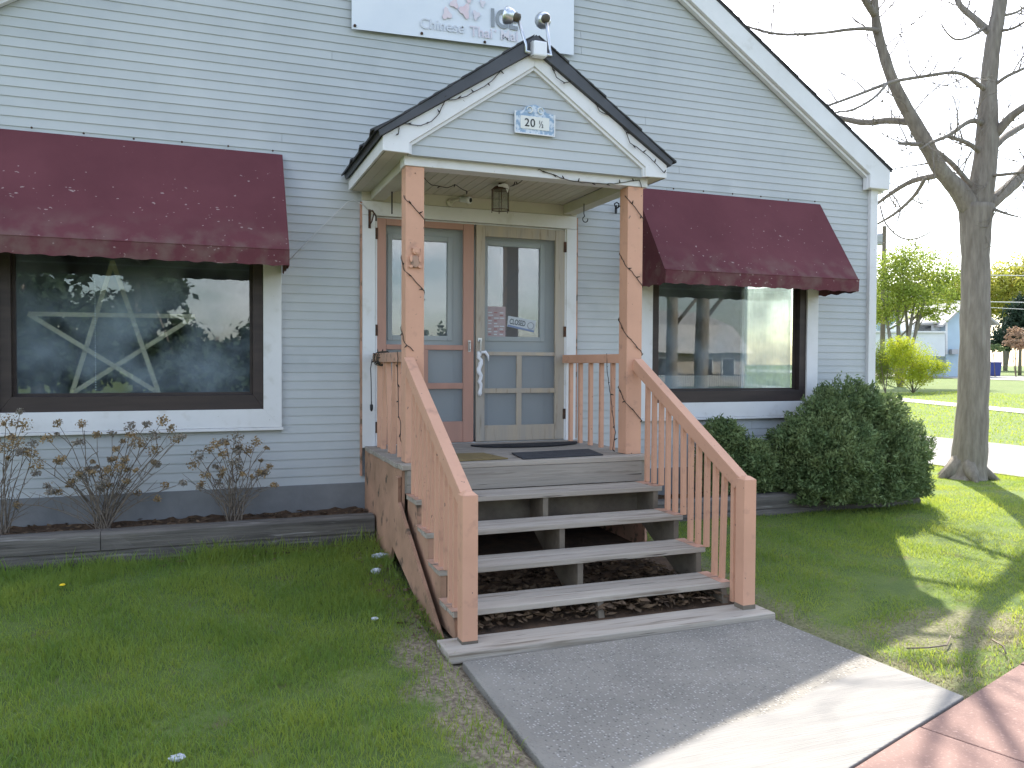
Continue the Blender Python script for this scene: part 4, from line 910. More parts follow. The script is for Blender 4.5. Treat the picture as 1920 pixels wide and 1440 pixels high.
nb_ = 14; q = [(pa[0] + (pb[0] - pa[0]) * k / nb_ - .006 * (k % 2), pa[1] + (pb[1] - pa[1]) * k / nb_ - .008 * (k % 2)) for k in range(nb_ + 1)]
bl = MB(); bl.add([(a, b, 1.335) for a, b in q] + [(a, b, 2.5) for a, b in q], [(k, k + 1, nb_ + 2 + k, nb_ + 1 + k) for k in range(nb_)]); bl.build('sheer_panel', M_sheer, pn)
MB().bar((pa[0] - .012, pa[1], 1.335), (pa[0] - .012, pa[1], 2.5), .03, .03, up=(0, 1, 0)).build('edge_strip', M_plastic, pn)
MB().hexa([(4.30, .60, 1.335), (pa[0] - .05, .60, 1.335), (pa[0] - .05, .62, 1.335), (4.30, .62, 1.335), (4.30, .60, 1.5), (pa[0] - .05, .60, 1.5), (pa[0] - .05, .62, 1.5), (4.30, .62, 1.5)]).build('base_board', M_room, pn)

# signs taped to the right entry door
cs = thing('closed_sign', (2.895, .09, 1.93), 'tilted white sign reading CLOSED behind the right screen door', 'sign')
Q = [(2.753, 2.087), (3.043, 2.046), (3.020, 1.932), (2.742, 1.985)]
MB().hexa([(Q[k][0], .088, Q[k][1]) for k in (3, 2, 1, 0)] + [(Q[k][0], .092, Q[k][1]) for k in (3, 2, 1, 0)]).build('card', mat('sign_card', lin(.72, .76, .80), rough=.5), cs)
text_mesh('lettering', 'CLOSED', .072, mat('sign_ink', lin(.08, .10, .12), rough=.6), cs, (2.762, .0868, 2.012), ry=8.2, sx=.62, bold=.0012)
MB().tube([(2.985 + .032 * math.cos(t), .087, 1.995 + .032 * math.sin(t)) for t in np.linspace(0, 2 * math.pi, 20)], .003, 4).build('clock_ring', M_ink, cs)
MB().hexa([(2.745, .0872, 1.985), (3.02, .0872, 1.932), (3.02, .0876, 1.950), (2.747, .0876, 2.003), (2.745, .0882, 1.985), (3.02, .0882, 1.932), (3.02, .0884, 1.950), (2.747, .0884, 2.003)]).build('blue_band', mat('blue_band', lin(.22, .30, .52), rough=.5), cs)
no = thing('notice_sheet', (2.63, .09, 1.881), 'faded red printed notice on the right entry door glass', 'notice')
MB().box(2.536, 2.724, .088, .091, 1.882, 2.172).build('sheet', mat('notice_paper', lin(.58, .44, .44), lin(.52, .36, .36), scale=12, rough=.6), no)
for k in range(3):
    for j in range(9):
        if random.random() < .85: MB().box(2.548 + k * .058, 2.548 + k * .058 + random.uniform(.03, .05), .0868, .0876, 1.90 + j * .026, 1.90 + j * .026 + .011).build('printed_block', M_plastic if (j + k) % 3 else M_orange, no)

# ------------------------------------------------------------------ planting beds
def timber_wall(name, x0, x1, y, ztop, label, rows=2):
    t = thing(name, ((x0 + x1) / 2, y, 0), label, 'retaining wall', 'timber edged planting beds'); r = random.Random(int(abs(x0) * 10)); h = .135
    for k in range(rows):
        cuts = [x0] + ([x0 + (x1 - x0) * (.42 if k % 2 else .63)] if x1 - x0 > 1.5 else []) + [x1]
        for a, b in zip(cuts[:-1], cuts[1:]):
            zt = ztop - k * (h + .002); n = max(4, int((b - a) / .12)); m = MB(); V = []
            for i in range(n + 1):
                x = a + (b - a) * i / n - (.004 if i == n else 0); w = [r.uniform(-.006, .006) for _ in range(4)]
                V += [(x, y + w[0], zt - h), (x, y + .14, zt - h), (x, y + .14, zt + w[1] * .5), (x, y + .022, zt + w[2] * .6), (x, y + w[3], zt - .022)]
            F = [tuple(range(5)), tuple(range(n * 5 + 4, n * 5 - 1, -1))]
            for i in range(n):
                for j in range(5): F.append((i * 5 + j, i * 5 + (j + 1) % 5, (i + 1) * 5 + (j + 1) % 5, (i + 1) * 5 + j))
            m.add(V, F); m.build('timber', M_timber, t)
    return t
timber_wall('planter_wall', -4.2, 1.338, -.55, .36, 'low grey weathered timber wall under the left window bed')
timber_wall('planter_wall', 3.50, 7.30, -.60, .325, 'low weathered timber edging below the evergreen shrubs')
MB().box(7.16, 7.30, -.455, .5, .06, .19).box(7.16, 7.30, -.455, .5, .192, .322).build('timber_return', M_timber, None)
tag(bpy.data.objects['timber_return'], 'short timber return at the right end of the shrub bed', 'timber')
def bed(name, x0, x1, y0, zt, seed):
    r = np.random.default_rng(seed); nx_ = int((x1 - x0) / .06); ny_ = 10; b = MB()
    XX = np.linspace(x0, x1, nx_ + 1); YY = np.linspace(y0, -.013, ny_ + 1)
    b.v = [(x, y, zt + float(r.uniform(-.015, .03))) for y in YY for x in XX]
    b.f = [(j * (nx_ + 1) + i, j * (nx_ + 1) + i + 1, (j + 1) * (nx_ + 1) + i + 1, (j + 1) * (nx_ + 1) + i) for j in range(ny_) for i in range(nx_)]
    o = b.build(name, M_soil, smooth=True); tag(o, kind='structure')
bed('planting_bed', -4.2, 1.33, -.42, .325, 1); bed('planting_bed', 3.50, 7.18, -.47, .27, 2)

# hydrangeas with dried heads
def hydrangea(base, spec, seed, label, n_extra=16, spread=.5, H=.7):
    r = random.Random(seed); t = thing('hydrangea', base, label, 'shrub', 'dry hydrangeas under the left window'); st = MB(); heads = []
    B = Vector(base)
    def stem(tip, rad, lo=.0):
        tip = Vector(tip); b0 = B + Vector((r.uniform(-.06, .06), r.uniform(-.05, .05), 0))
        mid = b0.lerp(tip, .45) + Vector((r.uniform(-.03, .03), r.uniform(-.03, .03), .06)); q = [b0, b0.lerp(mid, .5) + Vector((0, 0, .02)), mid, mid.lerp(tip, .5) + Vector((r.uniform(-.02, .02), 0, .015)), tip]
        st.tube(q, [rad, rad * .9, rad * .75, rad * .6, rad * .4], 5); return q
    for u, v, s_ in spec:
        tip = at(u, v, y=base[1] + r.uniform(-.10, .08)); q = stem(tip, .0045); heads.append((Vector(tip), s_))
        for k in range(2):
            a = q[2 + k]; e = a + Vector((r.uniform(-.10, .10), r.uniform(-.06, .06), r.uniform(.05, .14))); st.tube([a, a.lerp(e, .5) + Vector((0, 0, .01)), e], [.003, .0026, .0018], 4)
            if r.random() < .35: heads.append((e, s_ * .55))
    for k in range(n_extra):
        a = r.uniform(-1, 1); tip = B + Vector((a * spread, r.uniform(-.12, .1), r.uniform(.25, H) * (1 - .25 * abs(a)))); q = stem(tip, .0032)
        for j in range(3):
            s0 = q[1 + j]; e = s0 + Vector((r.uniform(-.12, .12), r.uniform(-.05, .05), r.uniform(.02, .12))); st.tube([s0, e], [.0024, .0012], 4)
        if r.random() < .4: heads.append((tip, .028))
    st.build('stems', M_stem, t)
    for i, (h, s_) in enumerate(heads):
        g_ = np.random.default_rng(seed * 100 + i); k = int(60 * (s_ / .045)) + 26
        P = g_.normal(size=(k, 3)); P /= np.linalg.norm(P, axis=1, keepdims=True); P *= s_ * 1.35 * g_.uniform(.3, 1.0, (k, 1)); P[:, 2] *= .8
        tris_obj('flower_head', leaves(P + np.array(h), .0195, seed + i), M_flower if g_.random() < .62 else M_flowerg, t, tuple(h), 4)
    return t
hydrangea((-.733, -.30, .33), [(108, 793, .030), (153, 795, .034), (88, 822, .04), (245, 800, .042), (275, 795, .034), (305, 788, .042), (322, 803, .032), (182, 815, .03), (210, 812, .03), (245, 815, .036), (288, 818, .052), (330, 822, .045), (340, 818, .034), (290, 845, .05), (150, 890, .06), (195, 888, .05), (60, 850, .04), (68, 870, .05), (150, 830, .032), (225, 875, .045), (115, 860, .035), (255, 830, .045)], 21, 'largest dry hydrangea with brown heads, left of the middle of the bed', 34, .62, .62)
hydrangea((.235, -.30, .33), [(372, 855, .05), (362, 870, .045), (392, 842, .035), (405, 832, .045), (420, 828, .035), (442, 820, .050), (450, 838, .055), (480, 828, .048), (440, 865, .045), (465, 845, .04), (505, 875, .03), (492, 886, .045), (385, 890, .04), (500, 840, .02), (420, 850, .04)], 22, 'smaller dry hydrangea with tan heads, nearest the porch steps', 22, .40, .5)
hydrangea((-1.42, -.30, .33), [(12, 788, .06), (43, 795, .055), (38, 772, .025), (30, 830, .05), (8, 840, .045), (60, 832, .04), (22, 820, .035), (45, 845, .04)], 23, 'dry hydrangea cut off by the left edge of the view', 18, .35, .65)

# evergreen shrubs
def shrub(base, lobes, n, seed, label, size=.023):
    t = thing('evergreen_shrub', base, label, 'shrub', 'evergreen shrubs by the porch'); r = np.random.default_rng(seed)
    tr = MB()
    PTS, DIR = [], []
    vol = np.array([a * b * c for _, (a, b, c) in lobes]) ** .67; vol /= vol.sum()
    C0 = np.array(base) + np.array([0, 0, .25])
    for (c, rad), w in zip(lobes, vol):
        c = np.array(c); rad = np.array(rad); k = int(n * w); k2 = max(8, k // 60)
        # sprays: clumps of small scale leaves along short twigs that point outwards
        d = r.normal(size=(k2, 3)); d /= np.linalg.norm(d, axis=1, keepdims=True); s0 = r.uniform(.45, 1.0, (k2, 1)) ** .45 * np.where(r.uniform(size=(k2, 1)) < .10, r.uniform(1.0, 1.28, (k2, 1)), 1.0)
        o = c + d * rad * s0; nd = d / rad; nd /= np.linalg.norm(nd, axis=1, keepdims=True); nd = nd * .8 + np.array([0, 0, .55]) + r.normal(size=(k2, 3)) * .3; nd /= np.linalg.norm(nd, axis=1, keepdims=True)
        idx = np.repeat(np.arange(k2), 60); tt = r.uniform(-1, 1, (len(idx), 1))
        PTS.append(o[idx] + nd[idx] * tt * .085 + r.normal(size=(len(idx), 3)) * .026 * (1.1 - .5 * tt)); DIR.append(nd[idx])
        tr.tube([C0, C0 + (c - C0) * .5 + r.normal(size=3) * .03, c], [.022, .014, .006], 5)
    P = np.concatenate(PTS); D = np.concatenate(DIR); keep = P[:, 2] > .22; P, D = P[keep], D[keep]
    tr.tube([np.array(base), C0], [.035, .025], 6).build('stems', M_stem, t)
    tris_obj('foliage', leaves(P, size, seed, 1.9, D * 1.3, .7), M_shrub, t, base, 4); return t
def lob(u, v, y, ru, rv, ry):
    p = at(u, v, y=y); sc = float((p - CAM_POS) @ FWD) / FPX; return (tuple(p), (ru * sc, ry, rv * sc))
shrub((6.35, -.55, .26), [lob(1590, 765, -.45, 62, 48, .30), lob(1540, 800, -.45, 62, 50, .32), lob(1640, 800, -.5, 55, 62, .32), lob(1500, 850, -.5, 52, 62, .34), lob(1570, 860, -.65, 85, 75, .38), lob(1660, 865, -.6, 68, 72, .36), lob(1695, 855, -.45, 38, 60, .28), lob(1530, 910, -.55, 72, 40, .34), lob(1630, 920, -.65, 88, 40, .36), lob(1695, 905, -.5, 36, 40, .26), lob(1665, 772, -.35, 24, 24, .16)], 120000, 31, 'large rounded evergreen shrub at the right corner of the building')
shrub((5.05, -.35, .26), [lob(1352, 830, -.28, 34, 36, .16), lob(1400, 868, -.36, 44, 42, .22), lob(1345, 880, -.30, 36, 42, .18), lob(1425, 895, -.34, 24, 34, .16)], 40000, 32, 'small evergreen shrub behind the right stair balustrade')

# ------------------------------------------------------------------ the bare tree
tree_b = np.array([9.50, .70, float(ground_z(9.5, .7))]); TD = float((tree_b - CAM_POS) @ FWD)
tree = thing('bare_tree', tuple(tree_b), 'tall bare maple with forked grey trunk right of the building', 'tree')
def zt4(L): return [(1380 + a / 3.556, b / 3.556) for a, b in L]
def limb(mb, L, wpx, d0=0.0, d1=0.0, n=10):
    """L photograph points, wpx widths at both ends, depth offsets from the trunk"""
    k = len(L); P = []; Rr = []
    for i, (u, v) in enumerate(L):
        f = i / max(1, k - 1); P.append(at(u, v, d=TD + d0 + (d1 - d0) * f)); w = np.interp(f, np.linspace(0, 1, len(wpx)), wpx); Rr.append(w / 2 * TD / FPX)
    # smooth resample
    P = np.array(P); s = np.arange(k); q = np.linspace(0, k - 1, (k - 1) * 3 + 1)
    Ps = np.stack([np.interp(q, s, P[:, i]) for i in range(3)], 1)
    for _ in range(2): Ps[1:-1] = .25 * Ps[:-2] + .5 * Ps[1:-1] + .25 * Ps[2:]
    Rs = np.interp(q, s, Rr); rr = random.Random(int(L[0][0] * 7 + L[0][1]))
    Rs = [x * rr.uniform(.95, 1.06) for x in Rs]
    mb.tube(Ps, Rs, n); return Ps, Rs
tk = MB(); BR = []
base_pts = [(1811, 905), (1813, 893), (1816, 872), (1820, 830), (1826, 720), (1829, 600), (1829, 470), (1829, 415), (1831, 385)]
limb(tk, base_pts, [88, 74, 62, 56, 53, 51, 49, 54, 60], n=16)
for k in range(5):
    a = k * 1.26 + .4; e = tree_b + np.array([math.cos(a) * .42, math.sin(a) * .42, -.03]); tk.tube([tree_b + np.array([0, 0, .35]), tree_b + np.array([math.cos(a) * .17, math.sin(a) * .17, .12]), e], [.12, .10, .02], 8)
tk.build('trunk', M_bark, tree, smooth=True)
lead = MB()
BR.append(limb(lead, [(1833, 392), (1841, 351), (1852, 267), (1852, 197), (1855, 140), (1861, 84), (1869, 42), (1876, 0), (1884, -70), (1890, -160), (1893, -300)], [46, 44, 40, 33, 29, 27, 26, 25, 20, 15, 7]))
lead.build('leader', M_bark, tree, smooth=True); lead = MB()
BR.append(limb(lead, [(1822, 395), (1800, 358), (1775, 333), (1757, 310), (1740, 276), (1715, 231), (1692, 191), (1672, 149), (1654, 93), (1643, 51), (1640, 15), (1641, -40), (1646, -140), (1640, -260)], [40, 34, 28, 26, 26, 26, 22, 20, 18, 17, 13, 11, 8, 5], 0, -.6))
lead.build('leader', M_bark, tree, smooth=True)
LIMBS = [([(1640, 28), (1628, 10), (1616, -8), (1595, -60), (1580, -140)], [13, 11, 8, 5], -.55, -.9),
 ([(1848, 388), (1875, 366), (1900, 346), (1922, 318), (1960, 280), (2010, 200), (2050, 60)], [28, 25, 23, 18, 13, 8], 0, .6),
 ([(1858, 262), (1875, 242), (1897, 216), (1922, 200), (1975, 165), (2040, 90)], [18, 17, 14, 10, 6], 0, -.5),
 ([(1862, 278), (1880, 259), (1905, 243), (1930, 230), (2000, 190)], [14, 13, 11, 7], 0, .9),
 ([(1860, 160), (1869, 157), (1886, 143), (1920, 129), (1980, 95)], [8, 7, 6, 3], 0, -.3),
 ([(1858, 62), (1847, 53), (1827, 34), (1805, 17), (1793, 0), (1780, -60)], [14, 13, 11, 8], 0, .4),
 ([(1848, 168), (1836, 160), (1813, 141), (1788, 134), (1740, 142), (1686, 150), (1661, 157), (1605, 179), (1553, 198), (1500, 215)], [10, 7, 6, 6, 5, 3], 0, -1.3),
 ([(1663, 157), (1639, 186), (1597, 208), (1566, 210), (1520, 225)], [5, 4, 3, 2], -.95, -1.4),
 ([(1712, 230), (1695, 228), (1661, 225), (1625, 232), (1588, 225), (1560, 216), (1500, 200)], [14, 12, 11, 9, 6], -.25, .5),
 ([(1648, 58), (1630, 53), (1588, 55), (1549, 62), (1470, 66), (1436, 60), (1400, 50), (1340, 25)], [9, 6, 5, 5, 4, 2], -.5, -.2),
 ([(1848, 236), (1830, 225), (1813, 228), (1779, 256), (1746, 266), (1725, 280)], [12, 9, 8, 6, 3], 0, -.6),
 ([(1842, 288), (1827, 276), (1807, 264), (1779, 257)], [12, 9, 8, 6], 0, -.3),
 ([(1735, 272), (1712, 270), (1685, 269)], [9, 8, 5], -.2, -.5),
 ([(1824, 352), (1812, 338), (1788, 309), (1765, 290), (1748, 278)], [11, 9, 9, 8], 0, -.15),
 ([(1762, 326), (1746, 332), (1712, 337), (1678, 357), (1647, 380), (1610, 410)], [13, 11, 10, 7, 4], -.15, .8),
 ([(1735, 334), (1725, 352), (1712, 371), (1678, 402), (1645, 420)], [7, 7, 6, 4], -.1, .6),
 ([(1850, 385), (1868, 394), (1890, 402), (1915, 408)], [8, 6, 4, 2], 0, -.5),
 ([(1765, 300), (1735, 308), (1700, 312), (1670, 318)], [4, 3, 2, 1.5], -.1, .2),
 ([(1650, 385), (1658, 420), (1690, 450), (1722, 448), (1746, 434)], [3, 3, 3, 2], .5, -.4),
 ([(1848, 52), (1815, 72), (1790, 76), (1775, 62), (1765, 45)], [6, 4, 3, 2], 0, -.6),
 ([(1875, 30), (1905, 25), (1925, 10)], [6, 5, 3], 0, .4), ([(1872, 58), (1900, 55), (1930, 35)], [7, 5, 3], 0, -.4),
 ([(1846, 330), (1875, 328), (1905, 325), (1940, 318)], [7, 6, 5, 4], 0, -.7)]
for L, w, a, b in LIMBS:
    m = MB(); BR.append(limb(m, L, w, a, b, 8)); m.build('branch', M_bark, tree, smooth=True)
tw = MB(); r_ = random.Random(77)
def twig(p, d, ln, rad, lev):
    p = Vector(p); d = Vector(d).normalized(); P = [p]
    for i in range(4):
        d = (d + Vector((r_.uniform(-.35, .35), r_.uniform(-.35, .35), r_.uniform(-.15, .35)))).normalized(); P.append(P[-1] + d * ln / 4)
    tw.tube(P, [rad, rad * .85, rad * .7, rad * .55, rad * .35], 4 if rad < .006 else 5)
    if lev > 0:
        for i in range(r_.randint(2, 4)):
            q = P[r_.randint(1, 4)]; dd = (d + Vector((r_.uniform(-1, 1), r_.uniform(-1, 1), r_.uniform(-.4, .9))) * .9).normalized(); twig(q, dd, ln * r_.uniform(.4, .7), rad * .6, lev - 1)
for bi, (Ps, Rs) in enumerate(BR):
    n_ = len(Ps); k0 = 0 if bi > 1 else n_ // 3
    for k in range(2 + n_ // (3 if bi > 1 else 4)):
        i = r_.randint(max(1, k0), n_ - 2) if r_.random() < .6 else r_.randint(n_ * 2 // 3, n_ - 2); ax = Vector(Ps[i + 1] - Ps[i]).normalized()
        pd = ax.cross(Vector((r_.uniform(-1, 1), r_.uniform(-1, 1), r_.uniform(-1, 1)))).normalized()
        twig(Ps[i], ax * .5 + pd + Vector((0, 0, .25)), r_.uniform(.35, .95) * (1.3 if bi < 2 else .8), min(.010, Rs[i] * .45), 2)
o = tw.build('twigs', M_bark, tree); o['kind'] = 'stuff'

# ------------------------------------------------------------------ across the lawn: bushes, trees, houses
def crown_pts(lobes, n, seed, shell=.5):
    r = np.random.default_rng(seed); out = []; w = np.array([a * b * c for _, (a, b, c) in lobes]) ** .67; w /= w.sum()
    for (c, rad), q in zip(lobes, w):
        k = max(4, int(n * q / 14)); d = r.normal(size=(k, 3)); d /= np.linalg.norm(d, axis=1, keepdims=True); s = r.uniform(0, 1, (k, 1)) ** shell
        cc = np.array(c) + d * s * np.array(rad); out.append(np.repeat(cc, 14, 0) + r.normal(size=(k * 14, 3)) * np.array(rad) * .13)
    return np.concatenate(out)
def lobd(u, v, d, ru, rv, rd):
    p = at(u, v, d=d); sc = d / FPX; return (tuple(p), (ru * sc, rd, rv * sc))
def leafy(name, base, lobes, n, size, m, label, cat, seed, trunks, group=None, tm=None, shell=.5, aspect=1.3):
    base = np.array(base); t = thing(name, tuple(base), label, cat, group); r = random.Random(seed); tb = MB()
    for tip, r0 in trunks:
        tip = np.array(tip); mid = base + (tip - base) * .5 + np.array([r.uniform(-.1, .1)] * 3) * np.linalg.norm(tip - base) * .3
        tb.tube([base, mid, tip], [r0, r0 * .7, r0 * .25], 7)
        for k in range(5):
            f = r.uniform(.4, .95); s0 = base + (tip - base) * f; c = np.array(r.choice(lobes)[0]); tb.tube([s0, s0 + (c - s0) * .5 + np.array([0, 0, .1]), c], [r0 * .35, r0 * .22, r0 * .06], 5)
    tb.build('trunk' if cat == 'tree' else 'stems', tm or M_bark, t, smooth=True)
    tris_obj('crown' if cat == 'tree' else 'foliage', leaves(crown_pts(lobes, n, seed, shell), size, seed, aspect), m, t, tuple(base), 4); return t
fb_ = on_ground(1712, 737); fd = float((fb_ - CAM_POS) @ FWD)
leafy('forsythia_bush', fb_, [lobd(1705, 668, fd, 42, 34, 1.0), lobd(1735, 690, fd, 34, 26, .8), lobd(1680, 665, fd + .3, 26, 30, .7), lobd(1712, 705, fd, 36, 22, .8), lobd(1690, 645, fd, 24, 16, .6), lobd(1762, 690, fd, 18, 14, .5)], 16000, .055, M_fors, 'bright yellow-green forsythia bush on the far lawn', 'bush', 41, [(at(1690, 640, d=fd), .03), (at(1740, 680, d=fd), .03), (at(1710, 660, d=fd), .03), (at(1670, 690, d=fd), .02), (at(1755, 695, d=fd), .02)], 'bushes on the far lawn', M_stem)
ob_ = on_ground(1660, 737); od = float((ob_ - CAM_POS) @ FWD) + .8
leafy('olive_bush', ob_, [lobd(1655, 668, od, 24, 34, .8), lobd(1640, 690, od, 26, 36, .8), lobd(1665, 700, od, 22, 26, .7)], 9000, .05, M_fors2, 'duller olive bush at the corner of the building beside the forsythia', 'bush', 42, [(at(1645, 640, d=od), .025), (at(1668, 660, d=od), .025), (at(1630, 660, d=od), .02)], 'bushes on the far lawn', M_stem)
D1 = 46.0
def gp(u, d):
    p = at(u, 690, d=d); return np.array([p[0], p[1], float(ground_z(p[0], p[1]))])
tb1 = gp(1688, D1)
leafy('spring_tree', tb1, [lobd(1690, 490, D1, 45, 32, 2.2), lobd(1735, 510, D1, 42, 40, 2.2), lobd(1665, 530, D1, 34, 50, 2.0), lobd(1710, 550, D1 - 1, 55, 34, 2.4), lobd(1770, 530, D1, 36, 34, 1.8), lobd(1790, 555, D1, 26, 26, 1.5), lobd(1655, 585, D1, 26, 30, 1.5), lobd(1740, 585, D1, 34, 18, 1.6)], 15000, .115, M_spring, 'multi-stemmed tree with fresh yellow-green leaves behind the forsythia', 'tree', 43,
      [(at(1655, 560, d=D1), .16), (at(1682, 540, d=D1), .17), (at(1720, 530, d=D1), .15), (at(1745, 520, d=D1), .13)], 'spring trees beyond the lawn', shell=.62)
for i, (u, d, L, m, lab, n_) in enumerate([
    (1885, 95, [lobd(1880, 530, 95, 40, 40, 4), lobd(1915, 520, 95, 36, 46, 4), lobd(1895, 570, 95, 50, 36, 4), lobd(1940, 560, 95, 50, 50, 4)], M_springy, 'yellow leafing tree at the right edge behind the blue bin', 6500),
    (1820, 100, [lobd(1810, 540, 100, 34, 30, 4), lobd(1830, 560, 100, 40, 30, 4), lobd(1790, 565, 100, 30, 26, 4), lobd(1850, 575, 100, 30, 26, 4)], M_springy, 'yellow-green tree directly behind the bare maple trunk', 5000),
    (1660, 98, [lobd(1650, 560, 98, 50, 40, 4), lobd(1700, 575, 98, 50, 34, 4), lobd(1620, 580, 98, 40, 40, 4), lobd(1750, 590, 98, 40, 26, 4)], M_spring, 'distant pale green tree row end beside the building corner', 5000)]):
    leafy('spring_tree', gp(u, d), L, int(n_ * 1.7), .27, m, lab, 'tree', 50 + i, [(L[0][0], .25), (L[1][0], .2)], 'spring trees beyond the lawn', shell=.6)
eb = gp(1912, 72.0)
leafy('evergreen_tree', eb, [lobd(1912, 595, 72, 26, 30, 1.6), lobd(1905, 625, 72, 36, 30, 2.0), lobd(1925, 580, 72, 22, 34, 1.5), lobd(1880, 640, 72, 22, 18, 1.4)], 7000, .22, M_ever, 'dark evergreen at the right edge beyond the street', 'tree', 61, [(at(1915, 580, d=72), .16)], None, shell=.45)
leafy('red_shrub', gp(1905, 66.0), [lobd(1905, 625, 66, 14, 12, .8), lobd(1915, 645, 66, 22, 12, .9), lobd(1893, 640, 66, 14, 9, .7)], 1600, .14, M_pink, 'reddish budding shrub in front of the dark evergreen', 'bush', 62, [(at(1905, 620, d=66), .05), (at(1895, 640, d=66), .04)], None, M_stem)
leafy('low_hedge', gp(1866, 66.5), [lobd(1858, 652, 66.5, 16, 8, .7), lobd(1874, 655, 66.5, 12, 7, .7)], 900, .12, M_shrub, 'low green bush at the foot of the pale blue house', 'bush', 63, [(at(1862, 650, d=66.5), .04)], None, M_stem)

# pale blue house and its white wing
HD = 68.0; hs = HD / FPX
hb = gp(1812, HD)
hz = thing('far_house', tuple(hb), 'pale blue gabled house partly hidden by the maple trunk', 'house')
ux_ = RGT * hs; hr = np.array([ux_[0], ux_[1], 0]); hdp = np.array([-hr[1], hr[0], 0]) / np.linalg.norm(hr)
zg = hb[2]
def hp(u, v, dd=0): p = at(u, v, d=HD + dd); return np.array([p[0], p[1], p[2]])
def wallq(mb, u0, u1, v0, v1, d0, d1):
    A, B = hp(u0, v1, d0), hp(u1, v1, d0); C, E = hp(u0, v0, d0), hp(u1, v0, d0); off_ = np.array([hdp[0], hdp[1], 0]) * (d1 - d0); A[2] = B[2] = max(A[2], B[2]); C[2] = E[2] = (C[2] + E[2]) / 2
    mb.hexa([A, B, B + off_, A + off_, C, E, E + off_, C + off_])
P = [hp(1774, 665), hp(1852, 665), hp(1852, 606), hp(1812, 572), hp(1774, 606)]
for q in P[:2]: q[2] = zg - .2
MB().prism(P, tuple(np.array([hdp[0], hdp[1], 0]) * 9)).build('wall', M_fblue, hz)
rfm = MB(); off_ = np.array([hdp[0], hdp[1], 0])
for a, c in ((hp(1762, 613), hp(1812, 567)), (hp(1866, 610), hp(1812, 567))):
    rfm.hexa([a - off_ * .5, c - off_ * .5, c + off_ * 9.5, a + off_ * 9.5] + [q + np.array([0, 0, .18]) for q in (a - off_ * .5, c - off_ * .5, c + off_ * 9.5, a + off_ * 9.5)])
rfm.build('roof', M_fpale, hz)
m = MB(); wallq(m, 1852, 1857, 602, 658, -.3, .0); m.build('porch_post', M_white, hz)
m = MB(); wallq(m, 1773, 1777, 606, 664, -.06, .0); m.build('corner_board', M_white, hz)
m = MB(); wallq(m, 1785, 1797, 655, 664, -.5, .0); m.build('steps', M_fgrey, hz)
wb = gp(1712, HD - 1)
wg = thing('white_wing', tuple(wb), 'low white flat-roofed wing left of the pale blue house', 'house')
m = MB(); wallq(m, 1640, 1772, 624, 668, -1.5, 3); m.build('wall', M_fwhite, wg)
m = MB(); wallq(m, 1638, 1774, 620.5, 624, -1.7, 3.2); m.build('roof_edge', M_white, wg)
m = MB(); wallq(m, 1712, 1772, 606, 620, 1, 6); m.build('upper_wall', M_fwhite, wg)
m = MB(); wallq(m, 1720, 1746, 610, 619.5, .95, 1); m.build('window', M_fdark, wg)
a = hp(1706, 608, .3); c = hp(1800, 578, 5)
m = MB(); q = [hp(1706, 609, .4), hp(1775, 606, .4), hp(1800, 577, 6), hp(1740, 577, 6)]; m.prism(q, (0, 0, .15)); m.build('roof', M_fpale, wg)
bh = gp(1700, 110)
bg_ = thing('back_house', tuple(bh), 'distant grey-roofed house glimpsed through the spring tree', 'house')
def hp2(u, v, dd=0): return at(u, v, d=110 + dd)
q = [hp2(1640, 600), hp2(1780, 600), hp2(1770, 545, 5), hp2(1660, 540, 5)]; MB().prism(q, (0, 0, .3)).build('roof', M_froof, bg_)
A, B, C, E = hp2(1645, 660), hp2(1775, 660), hp2(1775, 600), hp2(1645, 600); A[2] = B[2] = bh[2]; MB().prism([A, B, C, E], tuple(np.array([hdp[0], hdp[1], 0]) * 6)).build('wall', M_fblue, bg_)

# wheeled bins
def bin_(u, d, m, label, hpx, wpx):
    b0 = gp(u, d); sc = d / FPX; w = wpx * sc / 2; h = hpx * sc; t = thing('wheeled_bin', tuple(b0), label, 'bin', 'wheeled bins by the back street')
    x, y, z = b0; k = .82
    MB().hexa([(x - w * k, y - w * k, z + .04), (x + w * k, y - w * k, z + .04), (x + w * k, y + w * k, z + .04), (x - w * k, y + w * k, z + .04), (x - w, y - w, z + h * .9), (x + w, y - w, z + h * .9), (x + w, y + w, z + h * .9), (x - w, y + w, z + h * .9)]).build('body', m, t, bevel=.03)
    MB().hexa([(x - w * 1.06, y - w * 1.06, z + h * .9), (x + w * 1.06, y - w * 1.06, z + h * .9), (x + w * 1.06, y + w * 1.1, z + h * .9), (x - w * 1.06, y + w * 1.1, z + h * .9), (x - w, y - w, z + h), (x + w, y - w, z + h), (x + w, y + w, z + h * 1.02), (x - w, y + w, z + h * 1.02)]).build('lid', m, t, bevel=.02)
    for s in (-1, 1): MB().lathe((x + s * w * .7, y + w * .8, z + .12), [(.12, -.04), (.12, .04)], 12, (1, 0, 0)).build('wheel', M_black, t)
bd = float((on_ground(1864, 694) - CAM_POS) @ FWD)
bin_(1864, bd, M_blue, 'blue wheeled bin right of the maple trunk', 27, 18)
bin_(1791, bd, M_brownb, 'dark brown wheeled bin left of the maple trunk', 26, 17)

